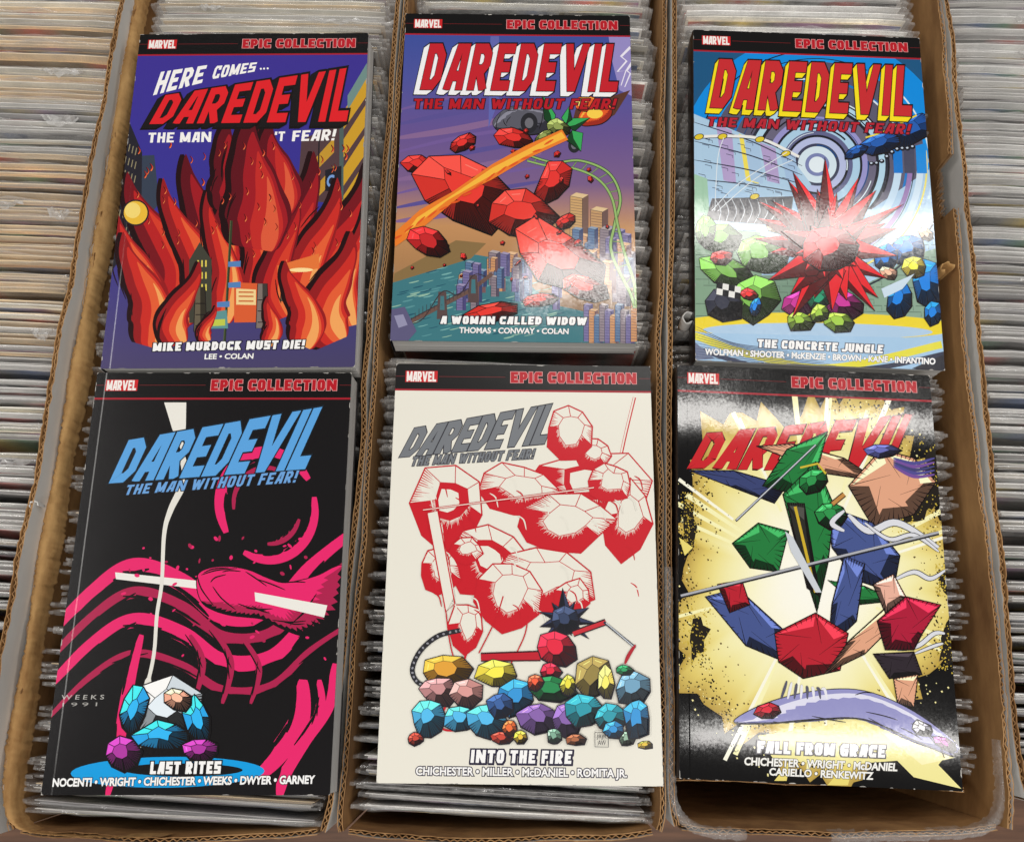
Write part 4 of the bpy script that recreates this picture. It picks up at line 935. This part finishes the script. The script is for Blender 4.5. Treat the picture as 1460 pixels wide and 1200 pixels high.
def art_red_ink():                             # second book of the front row
    C = Cover([(133, 36), (750, 34), (780, 1062), (78, 1062)], 21)
    CR = (236, 233, 221); C.poly([(120, 30), (760, 30), (790, 1070), (70, 1070)], CR)
    RD, RL = (204, 24, 40), (226, 60, 76)
    # boulders in red ink: white lit tops, solid red shaded sides, hatching
    def rock(cx, cy, rx, ry, rot=0, dense=1., k=None):
        """a boulder in red line only: blank lit facets, solid or hatched ones on the shaded side"""
        k = k or int(C.r.integers(8, 11)); O = C.blob(cx, cy, rx, ry, rot, k, .14); ctr = np.array([cx, cy]); I = (O - ctr) * (.5 + C.r.uniform(-.12, .12, k))[:, None] + ctr + [rx * .08, -ry * .14]
        C.poly(O, CR)
        for i in range(k):
            j = (i + 1) % k; m = (O[i] + O[j]) / 2 - ctr; m /= np.linalg.norm(m); q = m @ np.array([-.3, .95])
            if q * dense > .12: C.poly([O[i], O[j], I[j], I[i]], RD); 
            n = int(4 + np.linalg.norm(O[i] - O[j]) / 9)
            for t in np.linspace(.06, .94, n):
                a, b = O[i] + (O[j] - O[i]) * t, I[i] + (I[j] - I[i]) * t
                if q * dense > .12: C.line([b, b + (a - b) * C.r.uniform(.05, .3)], 2.4, CR, w1=.3)
                elif q > -.35: C.line([a, a + (b - a) * C.r.uniform(.2, .75)], 3, RD, w1=.4)
        if C.r.random() < .45 and dense > 1: C.poly([I[i] for i in range(k)], RD); C.poly([ctr + (I[i] - ctr) * .62 + [-rx * .06, -ry * .08] for i in range(k)], CR)
        for i in range(k): C.line([O[i], I[i]], 1.8, RD); C.line([I[i], I[(i + 1) % k]], 1.6, RD)
        C.line(O, 3.4, RD, closed=True)
    C.curve([(712, 110), (690, 200), (668, 300)], 8, RD); C.curve([(711, 110), (689, 200), (667, 300)], 4, CR)
    for a in ((600, 330, 150, 90, 0, 1.2), (430, 340, 90, 66, 10), (690, 410, 60, 96, 6), (260, 390, 92, 116, 8, 1.3), (540, 420, 120, 70, -8, 1.3), (355, 520, 110, 90, 20, 1.5), (610, 250, 46, 40, 0), (490, 560, 120, 90, 12, 1.2), (400, 600, 80, 90, 0, 1.5), (560, 600, 44, 44, 0), (236, 540, 50, 54, 0, .8), (300, 490, 40, 34, 0, .8), (650, 320, 50, 50, 0, .8), (300, 680, 40, 66, 0, .9)): rock(*a)
    for _ in range(46):
        x, y = C.r.uniform(190, 730), C.r.uniform(290, 660); C.brush([(x, y), (x + 14, y + 10), (x + 20, y + 34)], 3.4, RD if C.r.random() < .5 else CR, 4)
    C.poly([(206, 400), (232, 394), (272, 600), (250, 640)], CR); C.line([(206, 400), (250, 640), (272, 620), (232, 394)], 3, RD, closed=True)
    C.line([(196, 392), (612, 332)], 5, RD); C.line([(196, 392), (612, 332)], 2, CR)
    C.curve([(300, 740), (270, 830), (236, 900), (250, 930), (320, 915), (380, 850)], 5, RD)
    for P in ([(330, 740), (370, 660), (390, 600)], [(400, 780), (440, 700), (450, 650)], [(250, 640), (265, 740), (300, 820)]): C.curve(P, 3, RD)
    # a row of coloured gem stones along the bottom, a dark spiky one above them
    IK = (30, 26, 36); BLU, SKY = (44, 130, 190), (72, 164, 210)
    Q = catmull([(285, 685), (230, 700), (185, 740), (168, 790), (200, 822), (290, 812)], 8, False); C.line(Q, 12, (40, 40, 46))
    for i in range(0, len(Q), 2): C.ell(Q[i][0], Q[i][1], 3.4, 2.6, (150, 150, 158), 30 * i, 8)
    C.line([(335, 750), (480, 745)], 22, (60, 14, 24), w1=26); C.line([(335, 750), (480, 745)], 15, (196, 30, 48), w1=19)
    C.burst(540, 655, 40, 80, 11, 26, (40, 46, 70), ink=IK, lw=2.2); C.heap([(540, 660, 36, 34, 0)], (44, 56, 84), ink=IK, w=2.4)
    C.line([(560, 690), (640, 660)], 16, (40, 16, 24)); C.line([(560, 690), (640, 660)], 10, (206, 44, 56)); C.line([(635, 660), (712, 722)], 6, (44, 50, 64)); C.line([(640, 662), (708, 720)], 2.6, (200, 206, 214)); C.brush([(712, 715), (696, 740), (686, 762)], 9, (180, 26, 44))
    for cx, cy, rx, ry, ro, c in ((520, 730, 50, 44, 10, (198, 32, 56)), (505, 785, 26, 26, 0, (198, 32, 56)), (250, 785, 66, 44, 0, (196, 140, 48)), (232, 835, 50, 36, 10, (176, 124, 126)), (300, 840, 44, 40, 0, (190, 134, 130)), (205, 900, 40, 50, 0, SKY), (285, 900, 44, 34, 0, SKY), (350, 905, 50, 44, 0, SKY), (176, 952, 22, 16, 0, (176, 62, 48)), (385, 948, 28, 16, 0, (176, 62, 48)),
                              (375, 790, 56, 36, 10, (224, 206, 70)), (420, 850, 48, 50, 0, BLU), (380, 868, 34, 34, 0, (50, 84, 140)), (405, 925, 20, 20, 0, (206, 96, 48)), (505, 825, 62, 36, 0, (30, 116, 66)), (468, 810, 22, 20, 0, (230, 84, 54)), (548, 815, 20, 26, 0, (206, 196, 60)), (475, 895, 50, 40, 0, (116, 84, 150)), (545, 900, 36, 46, 0, (116, 84, 150)), (432, 945, 18, 18, 0, (206, 172, 56)), (566, 950, 24, 15, 0, (150, 90, 60)),
                              (612, 795, 46, 54, 0, (128, 112, 58)), (640, 810, 20, 44, 0, (228, 208, 96)), (590, 880, 50, 40, 0, (36, 134, 150)), (650, 895, 40, 36, 0, (36, 134, 150)), (512, 942, 18, 22, 0, (110, 150, 130)), (690, 945, 20, 18, 0, (130, 160, 140)), (705, 820, 44, 46, 0, (96, 140, 168)), (684, 778, 22, 14, 0, (40, 140, 86)), (715, 895, 34, 52, 0, BLU), (660, 925, 26, 22, 0, BLU), (736, 960, 20, 11, 0, (200, 170, 60))):
        C.crystal(cx, cy, rx, ry, ro, c, ink=IK, w=2.4)
    C.line([(612, 930), (644, 930), (645, 966), (612, 966)], 1.8, (40, 40, 50), closed=True); C.text("JRJR", [(616, 936), (640, 936), (640, 945), (616, 945)], (40, 40, 50), .0); C.text("AW", [(619, 950), (639, 950), (639, 961), (619, 961)], (40, 40, 50), .0)
    # lettering
    C.logo("DAREDEVIL", [(176, 192), (532, 125), (492, 226), (138, 264)], (120, 124, 130), t=.215, ol=.028, oc=(46, 46, 54), gap=.045)
    rock(552, 196, 56, 66, 0, 1.1)
    C.logo("THE MAN WITHOUT FEAR!", [(174, 262), (471, 239), (464, 263), (166, 285)], (120, 124, 130), t=.2, ol=.07, oc=(56, 56, 64), gap=.16)
    C.logo("INTO THE FIRE", [(311, 977), (557, 977), (554, 1009), (308, 1009)], (250, 250, 250), t=.25, ol=.11, oc=(34, 28, 58), gap=.14, ext=(1.5, 2.2), ec=(34, 28, 58), ink2=0)
    C.text("CHICHESTER • MILLER • McDANIEL • ROMITA JR.", [(176, 1021), (690, 1021), (690, 1040), (175, 1040)], (250, 250, 250), .03, .085, (34, 28, 58), shadow=(1.5, 2, (34, 28, 58)))
    C.header(); return C

def art_burst():                               # third book of the front row
    C = Cover([(62, 33), (678, 60), (760, 1075), (68, 1045)], 34)
    BK = (14, 13, 14); C.poly([(50, 20), (700, 40), (780, 1090), (50, 1060)], BK)
    YL, PY, WH = (226, 200, 92), (246, 240, 178), (252, 250, 232)
    # torn blast of yellow and white light
    na, nr = 90, 9; ang = np.linspace(0, 2 * np.pi, na, endpoint=False); ctr = np.array([400., 560.]); ragged = 1 + .10 * np.sin(5 * ang + 1) + C.r.normal(0, .045, na) + .06 * (C.r.random(na) > .7)
    tones = [(254, 253, 242), (254, 252, 236), (253, 250, 222), (250, 246, 202), (246, 240, 182), (240, 228, 150), (226, 204, 112), (186, 156, 74)]
    P = [ctr]; Cc = [tones[0]]; F = []
    for q in range(1, nr):
        for a_, g in zip(ang, ragged):
            k = q / (nr - 1); P.append(ctr + np.array([math.cos(a_) * 345, math.sin(a_) * 455]) * k * (1 + (g - 1) * k)); Cc.append(tones[q - 1])
    for a_ in range(na):
        b_ = (a_ + 1) % na; F.append((0, 1 + a_, 1 + b_))
        for q in range(nr - 2): F.append((1 + q * na + a_, 1 + (q + 1) * na + a_, 1 + (q + 1) * na + b_, 1 + q * na + b_))
    C.faces(P, F, np.array(Cc, float))
    for k in range(26):                          # rays of light breaking outwards
        a_ = C.r.uniform(0, 6.28); r0, r1 = C.r.uniform(.3, .7), C.r.uniform(.98, 1.16); d = np.array([math.cos(a_) * 345, math.sin(a_) * 455]); nrm = np.array([-d[1], d[0]]) / np.linalg.norm(d); C.poly([ctr + d * r0 - nrm * 3, ctr + d * r0 + nrm * 3, ctr + d * r1 + nrm * C.r.uniform(3, 11), ctr + d * r1 - nrm * 4], (250, 246, 190) if k % 3 else (252, 251, 232))
    def edge(lo, hi): return lambda x, y: lo < ((x - 400) / 345) ** 2 + ((y - 560) / 455) ** 2 < hi and (y > 300 or x > 430)
    C.speckle(60, 100, 740, 1040, 5200, BK, 2.2, edge(.74, 1.2)); C.speckle(60, 100, 740, 1040, 1500, (90, 66, 30), 2.0, edge(.5, .9)); C.speckle(60, 100, 740, 1040, 900, (250, 240, 170), 2.0, edge(.8, 1.25))
    for x, y, rx, ry in ((690, 310, 34, 76), (640, 370, 44, 60), (726, 720, 22, 56), (716, 560, 18, 30), (110, 700, 26, 60), (90, 420, 16, 60)):
        C.poly(C.blob(x, y, rx, ry, 0, 14, .4), (36, 31, 26)); C.speckle(x - rx * 1.3, y - ry * 1.3, x + rx * 1.3, y + ry * 1.3, 150, (206, 180, 70), 1.8)
    for P in ([(66, 455), (100, 480), (80, 500)], [(300, 1050), (340, 1000), (330, 1050)], [(430, 1060), (500, 980), (480, 1060)]): C.poly(P, (236, 220, 120))
    C.poly([(260, 940), (520, 900), (740, 960), (700, 1010), (756, 1068), (640, 1040), (600, 1000), (470, 1010), (300, 1000)], (244, 236, 160)); C.poly([(560, 930), (740, 950), (750, 990), (660, 1010)], (252, 246, 190))
    # title under everything else
    C.logo("DAREDEVIL", [(133, 200), (668, 152), (606, 296), (88, 286)], (204, 40, 48), t=.215, ol=.02, oc=(70, 12, 18), gap=.06, rough=.012)
    # tumbling shards: green, skin coloured, blue and red, with white streamers
    G, SK, BL_, RD = (38, 126, 64), (228, 168, 136), (72, 88, 146), (188, 36, 52)
    def sail(P, c):                              # a torn piece of cloth, sharp corners, three printed tones
        P = np.asarray(P, float); c = np.array(c, float); ctr = P.mean(0); C.poly(P, c); n = len(P)
        for q in range(n):
            a_, b_ = P[q], P[(q + 1) % n]; m = (a_ + b_) / 2 - ctr; k = m[1] / max(np.linalg.norm(m), 1)
            if k > .2: C.poly([a_, b_, b_ * .55 + ctr * .45, a_ * .7 + ctr * .3], c * .42)
            elif k < -.4: C.poly([a_ * .94 + ctr * .06, b_ * .9 + ctr * .1, b_ * .62 + ctr * .38], np.clip(c * 1.4 + 20, 0, 255))
            for t in np.linspace(.1, .9, 7): p = a_ + (b_ - a_) * t; C.line([p, p + (ctr - p) * C.r.uniform(.08, .45 if k > 0 else .2)], 3, (22, 15, 16), w1=.4)
            C.line([a_, ctr + (b_ - ctr) * .3], 2, (22, 15, 16), w1=.5)
        C.line(P, 3, (22, 15, 16), closed=True)
    for P, c in (([(84, 290), (200, 292), (330, 330), (300, 372), (190, 330)], (60, 70, 118)), ([(255, 232), (340, 226), (470, 262), (560, 320), (430, 300)], SK), ([(480, 330), (560, 240), (640, 262), (694, 320), (640, 400), (540, 430)], SK), ([(430, 380), (540, 420), (606, 500), (590, 590), (500, 560), (440, 480)], BL_),
                 ([(270, 330), (330, 240), (430, 196), (410, 270), (350, 350)], G), ([(196, 470), (260, 420), (335, 440), (310, 540), (240, 530)], G), ([(320, 350), (400, 270), (446, 380), (430, 520), (404, 640), (360, 500)], G), ([(330, 370), (372, 372), (410, 600), (380, 580)], (44, 44, 40)), ([(430, 560), (520, 575), (600, 610), (500, 620)], G)): sail(P, c)
    C.heap([(392, 320, 40, 30, -20), (440, 400, 40, 34, 10)], G); C.heap([(560, 246, 46, 18, 0)], (88, 92, 160), w=2.4); C.line([(350, 380), (400, 590)], 7, (206, 176, 50)); C.line([(362, 285), (405, 275), (425, 300)], 5, (214, 190, 60))
    for k in range(5): C.brush([(590, 262 + k * 5), (640, 275 + k * 8), (690, 262 + k * 10)], 8, [(84, 80, 150), (120, 84, 160), (70, 70, 120)][k % 3], 5)
    for P, w_ in (([(480, 400), (530, 440), (600, 420), (700, 480)], 16), ([(520, 420), (580, 460), (640, 450), (700, 490)], 9), ([(590, 560), (640, 540), (680, 556), (716, 536)], 10), ([(470, 390), (440, 420), (470, 440)], 12), ([(600, 730), (650, 720), (690, 690), (716, 690)], 10), ([(640, 740), (690, 720), (712, 714)], 7)): C.brush(P, w_ + 4, (50, 50, 60), 8); C.brush(P, w_, (222, 224, 232), 8)
    for P, c in (([(130, 600), (210, 580), (320, 680), (350, 770), (230, 720)], BL_), ([(470, 500), (520, 520), (500, 660), (430, 730), (440, 620)], BL_), ([(300, 690), (400, 640), (480, 690), (460, 780), (370, 800), (310, 760)], RD), ([(160, 570), (220, 560), (240, 620), (190, 640)], RD), ([(420, 790), (480, 710), (590, 610), (600, 660), (520, 740)], SK),
                 ([(540, 570), (590, 545), (620, 600), (570, 640)], (236, 180, 160)), ([(550, 660), (620, 600), (706, 620), (660, 690), (640, 730), (570, 730)], (176, 30, 60)), ([(540, 740), (640, 735), (660, 790), (580, 800)], (48, 40, 48)), ([(590, 800), (650, 790), (640, 870), (600, 860)], SK)): sail(P, c)
    C.form([(200, 905), (280, 860), (400, 830), (520, 830), (640, 880), (745, 960), (740, 990), (640, 950), (520, 900), (400, 900), (280, 910)], (150, 150, 204), (84, 84, 140), (226, 226, 246), w=3.2, black=.06, hatch=9)
    C.heap([(285, 880, 34, 20, -10)], RD); C.heap([(660, 922, 26, 18, 30)], (210, 210, 226)); C.heap([(715, 958, 30, 14, 34)], (150, 60, 140))
    for k in range(8): C.brush([(330 + k * 12, 806 + k * 3), (324 + k * 14, 826), (316 + k * 16, 850)], 7, (236, 236, 244) if k % 2 else (90, 90, 110), 4)
    # long grey pole and thin blades
    C.line([(70, 600), (700, 445)], 10, (40, 40, 46)); C.line([(70, 598), (700, 443)], 5.5, (176, 178, 186)); C.line([(205, 415), (400, 230)], 6, (60, 60, 70)); C.line([(206, 413), (400, 229)], 2.6, (206, 210, 220)); C.poly([(325, 440), (345, 455), (415, 590), (400, 590), (340, 490)], (206, 212, 220)); C.line([(440, 375), (470, 350)], 14, (60, 40, 30)); C.line([(441, 374), (470, 350)], 9, (196, 140, 76))
    # lettering
    C.logo("FALL FROM GRACE", [(259, 953), (572, 963), (569, 993), (257, 982)], (250, 250, 250), t=.25, ol=.09, oc=(84, 82, 94), gap=.12)
    C.text("CHICHESTER • WRIGHT • McDANIEL", [(228, 993), (601, 1007), (599, 1025), (227, 1011)], (248, 248, 244), .035, .05, (70, 66, 60)); C.text("CARIELLO • RENKEWITZ", [(289, 1019), (541, 1029), (540, 1046), (288, 1036)], (248, 248, 244), .035, .05, (40, 38, 40))
    C.header(); return C

def cover_mat(name, rough, ny, grain=.03, wave=.035, crease=.12):
    """laminated print: ny = sideways lean of the sheet (its curl) along its length, as (position, lean) pairs"""
    m, N, L, b = mat(name)
    a = N.new('ShaderNodeVertexColor'); a.layer_name = "Col"; L.new(a.outputs[0], b.inputs['Base Color'])
    setp(b, Roughness=rough); b.inputs['Specular IOR Level'].default_value = .45
    tc = N.new('ShaderNodeTexCoord'); sx = N.new('ShaderNodeSeparateXYZ'); L.new(tc.outputs['Object'], sx.inputs[0])
    mr = N.new('ShaderNodeMapRange'); mr.inputs[1].default_value = -BH / 2; mr.inputs[2].default_value = BH / 2; L.new(sx.outputs['Y'], mr.inputs[0])
    fc = N.new('ShaderNodeFloatCurve'); cv = fc.mapping.curves[0]; fc.mapping.use_clip = False
    while len(cv.points) < len(ny): cv.points.new(.5, .5)
    for p, (x, y) in zip(cv.points, ny): p.location = (x, y + .5)
    fc.mapping.update(); L.new(mr.outputs[0], fc.inputs['Value'])
    sub = N.new('ShaderNodeMath'); sub.operation = 'SUBTRACT'; sub.inputs[1].default_value = .5; L.new(fc.outputs[0], sub.inputs[0])
    n1 = noise_node(N, L, 20, 3); n2 = noise_node(N, L, 700, 2)
    def centred(src, k):
        v = N.new('ShaderNodeVectorMath'); v.operation = 'SUBTRACT'; v.inputs[1].default_value = (.5, .5, .5); L.new(src, v.inputs[0])
        u = N.new('ShaderNodeVectorMath'); u.operation = 'SCALE'; u.inputs['Scale'].default_value = k; L.new(v.outputs[0], u.inputs[0]); return u
    w1, w2 = centred(n1.outputs['Color'], wave), centred(n2.outputs['Color'], grain)
    cx = N.new('ShaderNodeCombineXYZ'); cx.inputs[2].default_value = 1
    cmp_ = N.new('ShaderNodeMath'); cmp_.operation = 'COMPARE'; cmp_.inputs[1].default_value = -BW / 2 + .0062; cmp_.inputs[2].default_value = .00042; L.new(sx.outputs['X'], cmp_.inputs[0])
    cm_ = N.new('ShaderNodeMath'); cm_.operation = 'MULTIPLY'; cm_.inputs[1].default_value = -crease; L.new(cmp_.outputs[0], cm_.inputs[0]); L.new(cm_.outputs[0], cx.inputs[0]); L.new(sub.outputs[0], cx.inputs[1])
    s1 = N.new('ShaderNodeVectorMath'); L.new(cx.outputs[0], s1.inputs[0]); L.new(w1.outputs[0], s1.inputs[1])
    s2 = N.new('ShaderNodeVectorMath'); L.new(s1.outputs[0], s2.inputs[0]); L.new(w2.outputs[0], s2.inputs[1])
    tr = N.new('ShaderNodeVectorTransform'); tr.vector_type = 'NORMAL'; tr.convert_from = 'OBJECT'; tr.convert_to = 'WORLD'; L.new(s2.outputs[0], tr.inputs[0])
    nm = N.new('ShaderNodeVectorMath'); nm.operation = 'NORMALIZE'; L.new(tr.outputs[0], nm.inputs[0]); L.new(nm.outputs[0], b.inputs['Normal']); return m
M_black, _n, _l, _b = mat("black_spine_card"); setp(_b, Base_Color=(*lin((30, 26, 28)), 1), Roughness=.3)
M_spine_red, _n, _l, _b = mat("red_spine_card"); setp(_b, Base_Color=(*lin((150, 30, 40)), 1), Roughness=.3)

def book(label, art, x, y, z, a, pitch, cm, t=BT, spine=M_black, fan=0.):
    C = art(); C.wear(); ct = .00035
    root = empty("paperback_book", (x, y, z - t), (R(pitch), 0, R(a))); tag(root, label, "comic book volume", "thick paperback volumes laid out on the comics")
    hw, hh = BW / 2, BH / 2
    # front cover: the card and the printing on it
    V = [(sx * hw, sy * hh, zz) for zz in (-ct, 0) for sy in (-1, 1) for sx in (-1, 1)]
    F = [(0, 2, 3, 1), (4, 5, 7, 6), (0, 1, 5, 4), (2, 6, 7, 3), (0, 4, 6, 2), (1, 3, 7, 5)]; Cc = [lin((150, 147, 145))] * 8
    b = len(V); V = V + [tuple(v) for v in C.V]; F = F + [tuple(i + b for i in f) for f in C.F]; Cc = Cc + list(C.C)
    o = mesh_obj("front_cover", V, F, cm, root, None, np.array(Cc)); o.location = (0, 0, t)
    # page block, a little smaller than the covers
    e = .0006; nn = 14; V, F = [], []
    for i in range(nn + 1):
        k = i / nn; zz = ct + (t - 2 * ct) * k; j = fan * (1 - k); q = [crng.normal(0, .00012) for _ in range(2)]
        V += [(-hw + .001, -hh + e + q[1] - j, zz), (hw - e + q[0] + j, -hh + e + q[1] - j, zz), (hw - e + q[0] + j, hh - e, zz), (-hw + .001, hh - e, zz)]
    for i in range(nn):
        for k in range(4): p, q = i * 4 + k, i * 4 + (k + 1) % 4; F.append((p, q, q + 4, p + 4))
    F += [(3, 2, 1, 0), tuple(nn * 4 + k for k in range(4))]
    mesh_obj("page_block", V, F, M_pages, root)
    box_mesh("back_cover", -hw, hw + fan, -hh - fan, hh, 0, ct - .00002, M_black, root)
    V, F = [], []
    pr = [(.0006, t - .00002), (.0001, t - .0006), (-.0004, t - .0020), (-.0006, t * .5), (-.0004, .002), (0, .0002), (.0009, .0001)]
    for yy in (-hh, hh): V += [(-hw + dx, yy, zz) for dx, zz in pr]
    m_ = len(pr); F = [(i, i + 1, m_ + i + 1, m_ + i) for i in range(m_ - 1)]
    mesh_obj("spine", V, F, spine, root, smooth=True)
    return root
flat = [(0, 0), (1, 0)]
book("blue book with a great red fire over a street, reading HERE COMES", art_sunset_street, -.1888, .3180, .0295, .41, .04, cover_mat("laminate_street", .16, flat), fan=.0010)
book("thickest book, purple sky with a city skyline and an orange beam", art_city_beam, .0028, .3405, .0207, -.69, .99, cover_mat("laminate_city", .09, [(0, .015), (.2, .0), (.6, -.01), (1, -.01)]), fan=.0006)
book("book with blue rings and glare bands, red letters on yellow blocks", art_rings, .2137, .3240, .0201, -2.51, 1.12, cover_mat("laminate_rings", .095, [(0, .036), (.07, .020), (.2, -.020), (.38, -.028), (.6, -.03), (1, -.04)]))
book("black book with pink brush sweeps and light blue title letters", art_pink_night, -.1899, .0556, .0301, .01, -.69, cover_mat("laminate_night", .2, flat), fan=.0010)
book("cream white book with red ink drawing and grey title letters", art_red_ink, .0060, .0611, .0292, -.62, -.28, cover_mat("laminate_cream", .3, flat, crease=0), t=.026)
book("black and yellow book with glare on its header, green and blue shards", art_burst, .1893, .0600, .0214, -2.48, .33, cover_mat("laminate_burst", .095, [(0, -.05), (.1, 0), (.25, .02), (.6, .0), (.76, .045), (.86, .085), (.93, .05), (1, .025)]))
